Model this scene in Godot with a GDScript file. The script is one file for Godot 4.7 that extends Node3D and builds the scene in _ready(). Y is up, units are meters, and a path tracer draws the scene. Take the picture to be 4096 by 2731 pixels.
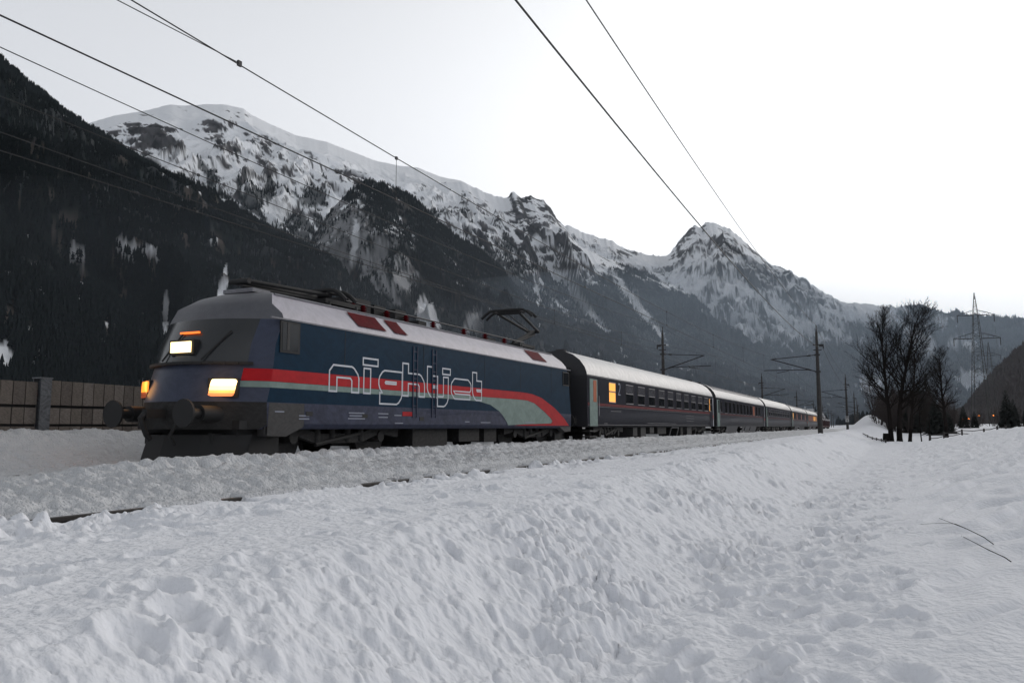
extends Node3D
# A night train passing through a snowy alpine valley at dusk. y is up, rail heads are at y = 0, the line runs towards -z.

const EYE := 0.77            # camera height above the rail heads
const BEND := 4.1e-5         # the line curves very gently to the left
const FAR_TRACK := 11.78     # distance of the train's track centre to the left of the camera
const NEAR_TRACK := 7.2

var taken := {}
var M := {}
var rng := RandomNumberGenerator.new()
var n_soft := FastNoiseLite.new()
var n_fine := FastNoiseLite.new()
var n_cell := FastNoiseLite.new()
var n_ridge := FastNoiseLite.new()
var n_rock := FastNoiseLite.new()
var dents := {}


# ------------------------------------------------------------------ helpers
class Geo:
	var v := PackedVector3Array()
	var g := PackedInt32Array()
	var smooth := 0

	func tri(a: Vector3, b: Vector3, c: Vector3) -> void:
		v.append(a); v.append(b); v.append(c); g.append(smooth)

	func quad(a: Vector3, b: Vector3, c: Vector3, d: Vector3) -> void:
		tri(a, b, c); tri(a, c, d)

	func box(c: Vector3, s: Vector3, b := Basis.IDENTITY) -> void:
		var old := smooth
		smooth = -1
		var p := []
		for i in 8:
			p.append(c + b * (Vector3((i & 1) - 0.5, ((i >> 1) & 1) - 0.5, ((i >> 2) & 1) - 0.5) * s))
		for f in [[0, 2, 3, 1], [4, 5, 7, 6], [0, 1, 5, 4], [2, 6, 7, 3], [0, 4, 6, 2], [1, 3, 7, 5]]:
			quad(p[f[0]], p[f[1]], p[f[2]], p[f[3]])
		smooth = old

	func bar(a: Vector3, b: Vector3, w: float, h: float) -> void:
		var z := (b - a).normalized()
		var up := Vector3.UP if absf(z.y) < 0.95 else Vector3.RIGHT
		var x := up.cross(z).normalized()
		box((a + b) * 0.5, Vector3(w, h, a.distance_to(b)), Basis(x, z.cross(x), z))

	func tube(pts: PackedVector3Array, rad: PackedFloat32Array, sides := 6, caps := true) -> void:
		var old := smooth
		smooth = 0
		var x := Vector3.ZERO
		var before := []
		for i in pts.size():
			var t: Vector3 = (pts[mini(i + 1, pts.size() - 1)] - pts[maxi(i - 1, 0)]).normalized()
			if x == Vector3.ZERO:
				x = (Vector3.UP if absf(t.y) < 0.9 else Vector3.RIGHT).cross(t).normalized()
			else:
				x = (x - t * x.dot(t)).normalized()
			var y := t.cross(x)
			var now := []
			for k in sides:
				var a := TAU * k / sides
				now.append(pts[i] + (x * cos(a) + y * sin(a)) * rad[mini(i, rad.size() - 1)])
			if i > 0:
				for k in sides:
					var k2 := (k + 1) % sides
					quad(before[k], before[k2], now[k2], now[k])
			if caps and (i == 0 or i == pts.size() - 1):
				smooth = -1
				for k in range(1, sides - 1):
					if i == 0:
						tri(now[0], now[k + 1], now[k])
					else:
						tri(now[0], now[k], now[k + 1])
				smooth = 0
			before = now
		smooth = old

	func rod(a: Vector3, b: Vector3, r: float, sides := 6, r2 := -1.0) -> void:
		tube(PackedVector3Array([a, b]), PackedFloat32Array([r, r if r2 < 0.0 else r2]), sides)

	func sphere(c: Vector3, r: Vector3, nu := 10, nv := 7) -> void:
		var old := smooth
		smooth = 0
		for j in nv:
			for i in nu:
				var p := []
				for q in [[i, j], [i + 1, j], [i + 1, j + 1], [i, j + 1]]:
					var a: float = TAU * q[0] / nu
					var b: float = PI * q[1] / nv - PI / 2
					p.append(c + Vector3(cos(a) * cos(b), sin(b), sin(a) * cos(b)) * r)
				quad(p[0], p[3], p[2], p[1])
		smooth = old

	func mesh() -> ArrayMesh:
		var st := SurfaceTool.new()
		st.begin(Mesh.PRIMITIVE_TRIANGLES)
		for i in g.size():
			st.set_smooth_group(g[i])
			st.add_vertex(v[i * 3]); st.add_vertex(v[i * 3 + 1]); st.add_vertex(v[i * 3 + 2])
		st.generate_normals()
		st.index()
		return st.commit()


func numbered(called: String) -> String:
	taken[called] = taken.get(called, -1) + 1
	return called if taken[called] == 0 else "%s_%03d" % [called, taken[called]]


func tag(o: Node, label: String, category := "", group := "", kind := "") -> Node:
	if label: o.set_meta("label", label)
	if category: o.set_meta("category", category)
	if group: o.set_meta("group", group)
	if kind: o.set_meta("kind", kind)
	return o


func thing(called: String, label: String, category: String, at: Vector3, turn := 0.0, group := "") -> Node3D:
	var o := Node3D.new()
	o.name = numbered(called)
	add_child(o)
	o.position = at
	o.rotation.y = turn
	tag(o, label, category, group)
	return o


func put(called: String, m: Mesh, material: Material, parent: Node = self) -> MeshInstance3D:
	var o := MeshInstance3D.new()
	o.mesh = m
	o.material_override = material
	if parent == self:
		o.name = numbered(called)
	else:
		var n := 0
		var nm := called
		while parent.has_node(nm):
			n += 1
			nm = "%s_%03d" % [called, n]
		o.name = nm
	parent.add_child(o, true)
	return o


func part(called: String, g: Geo, material: Material, parent: Node) -> MeshInstance3D:
	return put(called, g.mesh(), material, parent)


func copy(o: Node3D, called: String, at: Vector3, turn: float, label: String, group := "") -> Node3D:
	var c: Node3D = o.duplicate()
	c.name = numbered(called)
	add_child(c)
	c.position = at
	c.rotation.y = turn
	c.set_meta("label", label)
	if group: c.set_meta("group", group)
	return c


func lin(r: float, g: float, b: float) -> Color:
	return Color(r, g, b).linear_to_srgb()


func mat(called: String, c: Color, rough := 0.6, metal := 0.0, grain := 0.0, size := 1.0) -> StandardMaterial3D:
	var m := StandardMaterial3D.new()
	m.resource_name = called
	m.albedo_color = c
	m.roughness = rough
	m.metallic = metal
	if grain > 0.0:
		m.albedo_texture = grain_texture(grain)
		m.uv1_triplanar = true
		m.uv1_scale = Vector3.ONE / size
	M[called] = m
	return m


var grains := {}
func grain_texture(amount: float) -> ImageTexture:
	if grains.has(amount):
		return grains[amount]
	var im := Image.create(256, 256, false, Image.FORMAT_RGB8)
	var a := FastNoiseLite.new()
	a.seed = int(amount * 1000)
	a.frequency = 1.0
	a.fractal_octaves = 5
	for y in 256:
		for x in 256:
			# a torus in noise space, so that the picture repeats without a seam
			var u := TAU * x / 256.0
			var w := TAU * y / 256.0
			var n := a.get_noise_3d(cos(u) * 1.3 + cos(w) * 0.7 * sin(u), sin(u) * 1.3 + 2.0 * cos(w), 2.0 * sin(w))
			var n2 := a.get_noise_3d(9.0 + cos(u) * 6.0, sin(u) * 6.0 + 5.0 * cos(w), 5.0 * sin(w))
			var v := clampf(1.0 - amount * (0.45 - n * 0.9 - n2 * 0.55), 0.0, 1.0)
			im.set_pixel(x, y, Color(v, v, v))
	grains[amount] = ImageTexture.create_from_image(im)
	return grains[amount]


func glow(called: String, c: Color, energy: float) -> StandardMaterial3D:
	var m := StandardMaterial3D.new()
	m.resource_name = called
	m.albedo_color = c
	m.roughness = 0.3
	m.emission_enabled = true
	m.emission = c
	m.emission_energy_multiplier = energy
	M[called] = m
	return m


func sst(a: float, b: float, x: float) -> float:
	var t := clampf((x - a) / (b - a), 0.0, 1.0)
	return t * t * (3.0 - 2.0 * t)


func along(list: Array, x: float) -> float:
	if x <= list[0][0]: return list[0][1]
	for i in range(1, list.size()):
		if x <= list[i][0]:
			return lerpf(list[i - 1][1], list[i][1], (x - list[i - 1][0]) / (list[i][0] - list[i - 1][0]))
	return list[-1][1]


func line(off: float, y: float, s: float) -> Vector3:
	return Vector3(-off - BEND * s * s, y, -s)


func sheet(nu: int, nv: int, p: PackedVector3Array, colors := PackedColorArray(), up := true) -> ArrayMesh:
	# a grid of nu x nv points, with smooth normals on the upper side
	var n := PackedVector3Array()
	n.resize(nu * nv)
	var first := (p[1] - p[0]).cross(p[nu] - p[0])
	var mid := (nv / 2) * nu + nu / 2
	first = (p[mid + 1] - p[mid]).cross(p[mid + nu] - p[mid])
	var flip := -1.0 if first.y < 0.0 else 1.0
	for j in nv:
		var ja := maxi(j - 1, 0) * nu
		var jb := mini(j + 1, nv - 1) * nu
		for i in nu:
			var d := (p[j * nu + mini(i + 1, nu - 1)] - p[j * nu + maxi(i - 1, 0)]).cross(p[jb + i] - p[ja + i])
			n[j * nu + i] = d.normalized() * flip
	var ix := PackedInt32Array()
	ix.resize((nu - 1) * (nv - 1) * 6)
	var k := 0
	for j in nv - 1:
		for i in nu - 1:
			var a := j * nu + i
			var b := a + 1
			var c := a + nu
			var e := c + 1
			if flip < 0.0:
				ix[k] = a; ix[k + 1] = b; ix[k + 2] = c
				ix[k + 3] = b; ix[k + 4] = e; ix[k + 5] = c
			else:
				ix[k] = a; ix[k + 1] = c; ix[k + 2] = b
				ix[k + 3] = b; ix[k + 4] = c; ix[k + 5] = e
			k += 6
	var arr := []
	arr.resize(Mesh.ARRAY_MAX)
	arr[Mesh.ARRAY_VERTEX] = p
	arr[Mesh.ARRAY_NORMAL] = n
	if colors.size(): arr[Mesh.ARRAY_COLOR] = colors
	arr[Mesh.ARRAY_INDEX] = ix
	var m := ArrayMesh.new()
	m.add_surface_from_arrays(Mesh.PRIMITIVE_TRIANGLES, arr)
	return m


func many(called: String, m: Mesh, material: Material, places: Array, parent: Node = self) -> MultiMeshInstance3D:
	var mm := MultiMesh.new()
	mm.transform_format = MultiMesh.TRANSFORM_3D
	mm.mesh = m
	mm.instance_count = places.size()
	for i in places.size():
		mm.set_instance_transform(i, places[i])
	var o := MultiMeshInstance3D.new()
	o.multimesh = mm
	o.material_override = material
	o.name = numbered(called)
	parent.add_child(o, true)
	o.set_meta("kind", "stuff")
	return o


# ------------------------------------------------------------------ the scene
func _ready() -> void:
	camera_and_light()
	noises()
	materials()
	ground()
	track_bed()
	mountains()
	tracks()
	noise_wall()
	locomotive()
	coaches()
	car_carriers()
	masts()
	wires()
	trees()
	pylons()
	fences()
	small_things()


func camera_and_light() -> void:
	var cam := Camera3D.new()
	cam.name = "Camera"
	cam.fov = 47.087
	cam.near = 0.05
	cam.far = 30000.0
	cam.position = Vector3(0, EYE, 0)
	cam.rotation_degrees = Vector3(6.1996, 25.3087, 0)
	add_child(cam)
	cam.current = true
	var e := Environment.new()
	e.background_mode = Environment.BG_SKY
	var sky := Sky.new()
	var pan := PanoramaSkyMaterial.new()
	pan.panorama = sky_picture()
	sky.sky_material = pan
	e.sky = sky
	e.tonemap_mode = Environment.TONE_MAPPER_LINEAR
	e.tonemap_exposure = 1.2
	e.sdfgi_enabled = true
	e.ssao_enabled = true
	e.ssil_enabled = true
	e.fog_enabled = true
	e.fog_density = 0.000020
	e.fog_light_color = Color(0.86, 0.92, 0.98)
	e.volumetric_fog_enabled = true      # for the two banks of mist below
	e.volumetric_fog_density = 0.0
	var w := WorldEnvironment.new()
	w.name = "Surroundings"
	w.environment = e
	add_child(w)
	var sun := DirectionalLight3D.new()
	sun.name = "Dusk"
	sun.light_energy = 0.15
	sun.light_angular_distance = 40.0
	sun.light_color = Color(1.0, 0.95, 0.9)
	sun.shadow_enabled = true
	sun.rotation_degrees = Vector3(-24, 180 - 22, 0)   # from ahead on the right, low, behind thin haze
	add_child(sun)


func sky_picture() -> ImageTexture:
	var im := Image.create(512, 256, false, Image.FORMAT_RGBAF)
	var ga := deg_to_rad(16.0)
	var ge := deg_to_rad(7.0)
	var g := Vector3(sin(ga) * cos(ge), sin(ge), -cos(ga) * cos(ge))
	for y in 256:
		var el := PI / 2 - PI * (y + 0.5) / 256.0
		for x in 512:
			var a := TAU * (x + 0.5) / 512.0
			var d := Vector3(sin(a) * cos(el), sin(el), -cos(a) * cos(el))
			var ang := rad_to_deg(acos(clampf(d.dot(g), -1.0, 1.0)))
			var base := lerpf(0.70, 0.22, sst(0.3, 1.0, d.y)) * (0.88 + 0.12 * cos(a - ga))
			var wide := 0.26 * exp(-pow(ang / 55.0, 2.0))
			var near := 0.80 * exp(-pow(ang / 33.0, 2.0))
			var c := Vector3(0.92, 0.95, 1.01) * base + Vector3(1.0, 0.99, 0.96) * wide + Vector3(1.0, 0.985, 0.95) * near
			im.set_pixel(x, y, Color(c.x, c.y, c.z, 1.0))
	return ImageTexture.create_from_image(im)


func noises() -> void:
	rng.seed = 90
	n_soft.seed = 3
	n_soft.frequency = 1.0
	n_soft.noise_type = FastNoiseLite.TYPE_SIMPLEX_SMOOTH
	n_soft.fractal_octaves = 3
	n_fine.seed = 8
	n_fine.frequency = 1.0
	n_fine.noise_type = FastNoiseLite.TYPE_SIMPLEX
	n_fine.fractal_octaves = 4
	n_cell.seed = 5
	n_cell.frequency = 1.0
	n_cell.noise_type = FastNoiseLite.TYPE_CELLULAR
	n_cell.cellular_return_type = FastNoiseLite.RETURN_DISTANCE
	n_cell.cellular_jitter = 0.9
	n_cell.fractal_type = FastNoiseLite.FRACTAL_NONE
	n_cell.domain_warp_enabled = true
	n_cell.domain_warp_amplitude = 0.35
	n_cell.domain_warp_frequency = 1.4
	n_ridge.seed = 12
	n_ridge.frequency = 1.0
	n_ridge.noise_type = FastNoiseLite.TYPE_SIMPLEX_SMOOTH
	n_ridge.fractal_type = FastNoiseLite.FRACTAL_RIDGED
	n_ridge.fractal_octaves = 5
	n_ridge.fractal_gain = 0.55
	n_rock.seed = 21
	n_rock.frequency = 1.0
	n_rock.noise_type = FastNoiseLite.TYPE_SIMPLEX_SMOOTH
	n_rock.fractal_octaves = 5
	n_rock.fractal_gain = 0.6


func materials() -> void:
	var snow := mat("snow", lin(0.81, 0.825, 0.86), 0.85)
	snow.metallic_specular = 0.25
	var b := NoiseTexture2D.new()
	b.width = 512
	b.height = 512
	b.seamless = true
	b.normalize = true
	var nz := FastNoiseLite.new()
	nz.frequency = 0.03
	nz.fractal_octaves = 5
	nz.fractal_gain = 0.5
	b.noise = nz
	snow.heightmap_enabled = true
	snow.heightmap_texture = b
	snow.heightmap_scale = 1.6
	snow.uv1_triplanar = true
	snow.uv1_world_triplanar = true
	snow.uv1_scale = Vector3.ONE * 0.9
	var old: StandardMaterial3D = snow.duplicate()
	old.resource_name = "trodden_snow"
	old.albedo_color = lin(0.62, 0.63, 0.645)
	old.heightmap_scale = 4.0
	old.uv1_scale = Vector3.ONE * 1.3
	M["trodden_snow"] = old
	var hill := mat("mountain_ground", Color.WHITE, 0.9)
	hill.vertex_color_use_as_albedo = true
	hill.metallic_specular = 0.15
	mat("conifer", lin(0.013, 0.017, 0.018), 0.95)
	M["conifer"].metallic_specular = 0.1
	mat("bare_wood", lin(0.085, 0.074, 0.072), 0.95)
	mat("navy", lin(0.008, 0.030, 0.058), 0.38, 0.0, 0.12, 3.0)
	mat("navy_sky_sheen", lin(0.060, 0.070, 0.105), 0.35, 0.0, 0.12, 2.0)  # navy cab face, reflection of snow and sky mixed into the colour
	mat("sill_blue", lin(0.055, 0.062, 0.100), 0.5, 0.0, 0.2, 2.5)
	mat("red", lin(0.44, 0.012, 0.018), 0.45, 0.0, 0.1, 3.0)
	mat("dull_red", lin(0.17, 0.025, 0.028), 0.4, 0.0, 0.3, 2.0)
	mat("dark_red", lin(0.13, 0.010, 0.014), 0.5, 0.0, 0.3, 2.0)
	mat("mint", lin(0.22, 0.29, 0.265), 0.5, 0.0, 0.1, 3.0)
	mat("roof_light", lin(0.44, 0.42, 0.47), 0.45, 0.0, 0.12, 2.5)
	mat("roof_grey", lin(0.20, 0.20, 0.22), 0.6, 0.0, 0.15, 2.0)
	mat("cab_roof", lin(0.105, 0.108, 0.122), 0.5, 0.0, 0.12, 2.0)
	mat("coach_roof", lin(0.54, 0.53, 0.52), 0.36, 0.0, 0.16, 4.0)
	mat("coach_side", lin(0.024, 0.025, 0.036), 0.30, 0.0, 0.15, 3.0)
	mat("coach_end", lin(0.02, 0.02, 0.024), 0.6)
	mat("black", lin(0.010, 0.010, 0.011), 0.7)
	mat("under", lin(0.022, 0.021, 0.021), 0.75, 0.0, 0.5, 1.0)
	mat("under_box", lin(0.045, 0.044, 0.045), 0.7, 0.0, 0.2, 1.0)
	mat("dark_metal", lin(0.03, 0.03, 0.033), 0.5, 0.4)
	mat("white_paint", lin(0.55, 0.57, 0.62), 0.5)
	mat("soft_white", lin(0.22, 0.24, 0.30), 0.5)
	mat("trim", lin(0.30, 0.29, 0.30), 0.4, 0.5)
	mat("skirt_grey", lin(0.13, 0.13, 0.14), 0.5, 0.0, 0.3, 2.0)
	mat("glass", lin(0.012, 0.014, 0.017), 0.10)
	M["glass"].metallic_specular = 0.35
	mat("sky_sheen_pane", lin(0.09, 0.09, 0.10), 0.15)  # upper panes: paler glass with the sky reflection put into the colour
	mat("pole", lin(0.060, 0.055, 0.052), 0.85, 0.0, 0.4, 0.8)
	mat("wire", lin(0.018, 0.018, 0.020), 0.6)
	mat("feeder_wire", lin(0.025, 0.025, 0.028), 0.6)
	mat("rail", lin(0.022, 0.018, 0.016), 0.5, 0.3)
	mat("barrier", lin(0.169, 0.146, 0.127), 0.95, 0.0, 0.2, 0.5)
	mat("barrier_pale", lin(0.203, 0.178, 0.159), 0.95, 0.0, 0.2, 0.7)
	mat("barrier_dark", lin(0.135, 0.116, 0.103), 0.95, 0.0, 0.2, 0.6)
	mat("steel_post", lin(0.15, 0.16, 0.175), 0.6, 0.2, 0.3, 1.0)
	mat("bark", lin(0.012, 0.0105, 0.010), 0.95)
	M["bark"].metallic_specular = 0.1
	mat("twig", lin(0.020, 0.017, 0.016), 0.95)
	M["twig"].metallic_specular = 0.1
	mat("brush", lin(0.042, 0.033, 0.031), 0.95)
	mat("needle", lin(0.020, 0.024, 0.022), 0.9)
	mat("lattice", lin(0.045, 0.047, 0.046), 0.6, 0.3)
	mat("fence_wood", lin(0.05, 0.047, 0.045), 0.9)
	mat("sign_white", lin(0.5, 0.5, 0.5), 0.5)
	mat("car_white", lin(0.55, 0.56, 0.58), 0.25)
	mat("car_silver", lin(0.28, 0.29, 0.30), 0.25, 0.4)
	mat("car_dark", lin(0.03, 0.032, 0.038), 0.25)
	mat("wagon", lin(0.07, 0.02, 0.02), 0.6)
	for q in ["coach_side", "navy", "red", "mint", "sill_blue", "navy_sky_sheen", "dull_red", "dark_red"]: M[q].metallic_specular = 0.25
	for q in ["navy", "coach_side"]: M[q].metallic_specular = 0.16
	M["dark_red"].metallic_specular = 0.08
	mat("windscreen", lin(0.030, 0.033, 0.036), 0.18)  # sky reflection painted in: base colour paler than the other glass
	glow("headlamp", Color(1.0, 0.86, 0.60), 3.0)
	glow("headlamp_warm", Color(1.0, 0.83, 0.55), 2.0)
	glow("lamp_low", Color(1.0, 0.70, 0.38), 1.05)
	glow("lamp_dim", Color(1.0, 0.60, 0.36), 0.6)
	glow("far_headlamp", Color(1.0, 0.56, 0.18), 1.1)
	glow("marker", Color(1.0, 0.45, 0.16), 1.3)
	glow("lit_window", Color(1.0, 0.70, 0.32), 0.72)
	glow("dim_window", Color(0.60, 0.32, 0.20), 0.13)
	glow("red_light", Color(1.0, 0.06, 0.04), 4.0)
	glow("street_glow", Color(1.0, 0.52, 0.14), 3.0)
	glow("pale_glow", Color(0.95, 1.0, 0.55), 3.0)
	glow("reflector", Color(1.0, 0.30, 0.10), 0.5)


# ------------------------------------------------------------------ ground
func land(x: float, s: float) -> float:
	# the lie of the snow, without its lumps
	var xx := x + BEND * s * s if s > 0.0 else x
	var xt := -1.6 + 0.016 * clampf(s, 0.0, 60.0)
	var xe := -3.15 + 1.3 * exp(-maxf(s, 0.0) / 3.5)
	var h := 0.0
	var field := -0.6 + 0.0045 * maxf(0.0, s - 150.0) + 0.002 * clampf(x, 0.0, 200.0) * sst(80, 200, s)
	field += 0.95 * sst(88.0, 150.0, s)
	field = minf(field, 2.6 + 0.004 * clampf(s - 800.0, 0.0, 3000.0) * sst(-20, 120, x))
	var top := lerpf(0.04, 0.2, sst(4.0, 50.0, s))
	if xx < -16.6:
		h = lerpf(0.55, 0.0, sst(-17.0, -24.0, xx))
	elif xx < xt:
		h = lerpf(-0.03, top, sst(-6.2, -4.4, xx)) + 0.06 * sst(-5.2, xe, xx)
		var f := clampf((xx - xe + 0.25) / (xt - xe + 0.45), 0.0, 1.0)
		h = lerpf(h, -0.6, f * f * (3.0 - 2.0 * f))
	else:
		var dx := x - xt
		h = -0.6 + 0.066 * pow(maxf(dx, 0.0), 1.5)
		h = minf(h, 2.4 + 0.02 * dx)
	if xx < -5.9 and xx > -6.7:
		h += lerpf(0.035, -0.13, rail_open(s) * sst(-6.05, -6.3, xx))
	if xx > -4.2:
		var sc := 62.0 - 4.0 * clampf(x - 4.6, 0.0, 2.5)
		var beyond := sst(sc - 4.0, sc + 9.0, s)
		if xx < -1.2:
			h = lerpf(h, lerpf(0.2, field, sst(-4.2, -0.6, xx)), sst(60, 90, s))
		else:
			h = lerpf(h, field, beyond)
	if s > 100.0 and s < 230.0:   # ploughed heaps beside the line
		h += 2.5 * exp(-pow((x + 2.2) / 2.6, 2.0) - pow((s - 152.0) / 14.0, 2.0))
		h += 1.0 * exp(-pow((x + 1.4) / 2.0, 2.0) - pow((s - 118.0) / 9.0, 2.0))
	return h


func rail_open(s: float) -> float:
	# where the near rail lies free of snow
	var w := n_soft.get_noise_2d(55.0, s * 1.9) + 0.3 * n_soft.get_noise_2d(90.0, s * 6.0)
	var free := sst(4.1, 4.4, s) * sst(5.5, 5.25, s)
	free = maxf(free, sst(6.3, 6.38, s) * sst(6.65, 6.57, s))
	free = maxf(free, sst(8.8, 8.92, s) * sst(9.4, 9.25, s))
	return maxf(free, sst(-0.08, 0.12, w) * sst(8.5, 9.5, s))


func lumps(x: float, s: float, r: float) -> float:
	var xx := x + BEND * s * s if s > 0.0 else x
	var big := n_soft.get_noise_2d(x * 0.16, s * 0.11)
	var mid := n_soft.get_noise_2d(x * 0.62 + 40.0, s * 0.42)
	# how broken the snow is: churned on the slope, trodden in the trough, smooth on the far bank
	var xe := -3.15 + 1.3 * exp(-maxf(s, 0.0) / 3.5)
	var slope := sst(-0.9, -1.7, xx) * sst(xe - 0.5, xe + 0.25, xx)
	var shoulder := sst(xe + 0.2, xe - 0.6, xx)
	var trough := exp(-pow((xx + 0.6) / 1.1, 2.0))
	var bank := sst(-0.3, 1.5, x)
	var fade := 1.0 - sst(40.0, 120.0, r)
	var patch := sst(0.0, 0.45, n_soft.get_noise_2d(x * 0.42 - 9.0, s * 0.26 + 3.0))
	var verge := sst(-5.0, -5.7, xx)
	var h := 0.045 * big + 0.03 * mid * (1.0 - 0.6 * bank) - 0.03 * verge
	if r < 130.0:
		# rounded clods in two sizes, drawn out down the slope
		var wx := x + 0.13 * n_soft.get_noise_2d(x * 1.7, s * 1.7)
		var ws := s + 0.13 * n_soft.get_noise_2d(x * 1.7 + 50.0, s * 1.7)
		var d1 := n_cell.get_noise_2d((wx - ws * 0.15) * 5.2, ws * 7.4 + wx * 1.6) + 1.0
		var d2 := n_cell.get_noise_2d(wx * 11.0 + 31.0, ws * 13.5 + 7.0) + 1.0
		var c1 := maxf(0.0, 1.0 - d1 * d1 * 1.9)
		var c2 := maxf(0.0, 1.0 - d2 * d2 * 1.9)
		c1 *= 2.0 - c1
		c2 *= 2.0 - c2
		var f1 := n_soft.get_noise_2d(x * 2.1 + 5.0, s * 2.1)
		var f2 := n_soft.get_noise_2d(x * 5.6, s * 4.4 + 9.0)
		var free_rail := rail_open(s) * sst(-5.95, -6.2, xx) if xx < -5.9 else 0.0
		var churn := 0.85 * slope * (0.4 + 0.6 * patch) + (0.10 + 0.75 * patch) * shoulder * (0.5 + 0.5 * verge) + (0.12 + 0.25 * patch) * trough + 0.02
		churn *= (1.0 - 0.94 * bank) * (1.0 - 0.8 * free_rail)
		var on := sst(-0.15, 0.35, f1 + 0.5 * slope - 0.1)
		h += churn * fade * (0.062 * c1 * on + 0.046 * c2 * (0.3 + 0.7 * on) + 0.030 * f1 + 0.030 * f2 + 0.032 * n_ridge.get_noise_2d(x * 1.5, s * 1.7) + 0.026 * n_ridge.get_noise_2d(x * 5.0, s * 5.5))
		h += 0.014 * fade * (trough + 0.5 * shoulder) * (1.0 - 0.8 * bank) * f2
		if bank > 0.0:   # wind ripples
			var w := n_soft.get_noise_2d(x * 0.5, s * 0.3) * 2.2
			h += bank * 0.05 * fade * (sin((s * 0.94 - x * 1.7) * 5.2 + w * 2.6) + 0.6 * sin((s * 0.9 - x * 1.4) * 9.7 + w * 4.0))
			h += bank * 0.03 * n_soft.get_noise_2d((x - s * 0.25) * 0.7, (s + x) * 0.5 + 20.0)
		if r < 45.0:
			var key := Vector2i(int(floor(x * 2.0)), int(floor(s * 2.0)))
			if dents.has(key):
				for d in dents[key]:
					var px: float = x - d[0]
					var ps: float = s - d[1]
					var a: float = (px * d[2] + ps * d[3]) / d[4]
					var b: float = (-px * d[3] + ps * d[2]) / d[5]
					var q := a * a + b * b
					if q < 4.0:
						if d[6] < 0.0:
							h += d[6] * (1.0 - sst(0.35, 1.25, q)) - d[6] * 0.35 * exp(-pow((q - 1.9) / 0.55, 2.0))
						else:
							h += d[6] * maxf(0.0, 1.0 - q) * (1.7 - 0.7 * maxf(0.0, 1.0 - q)) * (0.85 + 0.5 * f1 + 0.5 * f2)
	return h


func add_dent(x: float, s: float, turn: float, rx: float, rs: float, deep: float) -> void:
	var d := [x, s, cos(turn), sin(turn), rx, rs, deep]
	var reach := maxf(rx, rs) * 2.0
	for i in range(int(floor((x - reach) * 2.0)), int(floor((x + reach) * 2.0)) + 1):
		for j in range(int(floor((s - reach) * 2.0)), int(floor((s + reach) * 2.0)) + 1):
			var key := Vector2i(i, j)
			if not dents.has(key): dents[key] = []
			dents[key].append(d)


func ground() -> void:
	# footprints in the trough and across the slope, and clods that rolled down
	for k in 420:
		var s := 2.5 + 33.0 * pow(rng.randf(), 1.5)
		var xt := -1.6 + 0.016 * s
		var x := xt + 0.75 + clampf(rng.randfn(0.0, 0.5), -1.0, 1.0)
		add_dent(x, s, rng.randf_range(-0.6, 0.6), rng.randf_range(0.06, 0.10), rng.randf_range(0.12, 0.19), -rng.randf_range(0.03, 0.065))
	for k in 120:
		var s := 2.0 + 22.0 * pow(rng.randf(), 1.4)
		add_dent(rng.randf_range(-5.4, -1.6), s, rng.randf_range(0, PI), rng.randf_range(0.05, 0.12), rng.randf_range(0.08, 0.2), -rng.randf_range(0.02, 0.055))
	for k in 420:
		var s := 2.2 + 26.0 * pow(rng.randf(), 1.5)
		var r := 0.02 + 0.04 * pow(rng.randf(), 3.0)
		var cx := -1.2 - 1.9 * sqrt(rng.randf()) if k % 3 else rng.randf_range(-5.6, -2.0)
		add_dent(cx, s, rng.randf_range(0, PI), r * rng.randf_range(0.8, 1.4), r, r * rng.randf_range(0.35, 0.7))
	for k in 60:
		var s := 3.0 + 22.0 * rng.randf()
		var r := 0.02 + 0.05 * pow(rng.randf(), 2.0)
		add_dent(-0.95 + rng.randfn(0.0, 0.5), s, 0.0, r * 1.3, r, r * 0.55)
	add_dent(-0.62, 4.85, 0.4, 0.17, 0.12, 0.09)
	add_dent(-0.55, 4.7, 0.2, 0.09, 0.08, 0.05)
	add_dent(-0.45, 8.0, 0.2, 0.2, 0.12, 0.06)
	var az := PackedFloat32Array()
	var a := -180.0
	while a < -64.0: az.append(a); a += 4.0
	a = -64.0
	while a < 13.0: az.append(a); a += 0.13
	while a < 180.0: az.append(a); a += 4.0
	az.append(180.0)
	var rr := PackedFloat32Array()
	var r := 0.25
	while r < 1.6: rr.append(r); r *= 1.12
	while r < 9.0: rr.append(r); r *= 1.0056
	while r < 150.0: rr.append(r); r *= 1.0086
	while r < 14000.0: rr.append(r); r *= 1.11
	var nu := az.size()
	var nv := rr.size()
	var p := PackedVector3Array()
	p.resize(nu * nv)
	for j in nv:
		var rad := rr[j]
		for i in nu:
			var t := deg_to_rad(az[i])
			var x := sin(t) * rad
			var s := cos(t) * rad
			var h := land(x, s)
			var xx := x + BEND * s * s if s > 0.0 else x
			var dense := az[i] > -66.0 and az[i] < 14.0
			if dense and rad < 400.0 and (xx > -6.9):
				h += lumps(x, s, rad)
			if s < 318.0 and s > -40.0:   # the track bed has its own sheet
				h -= 0.75 * sst(-6.40, -6.62, xx) * sst(-17.6, -17.0, xx)
			p[j * nu + i] = Vector3(x, h, -s)
	var o := put("ground", sheet(nu, nv, p), M["snow"])
	tag(o, "snow covered embankment slope, trough and fields", "", "", "structure")


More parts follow.
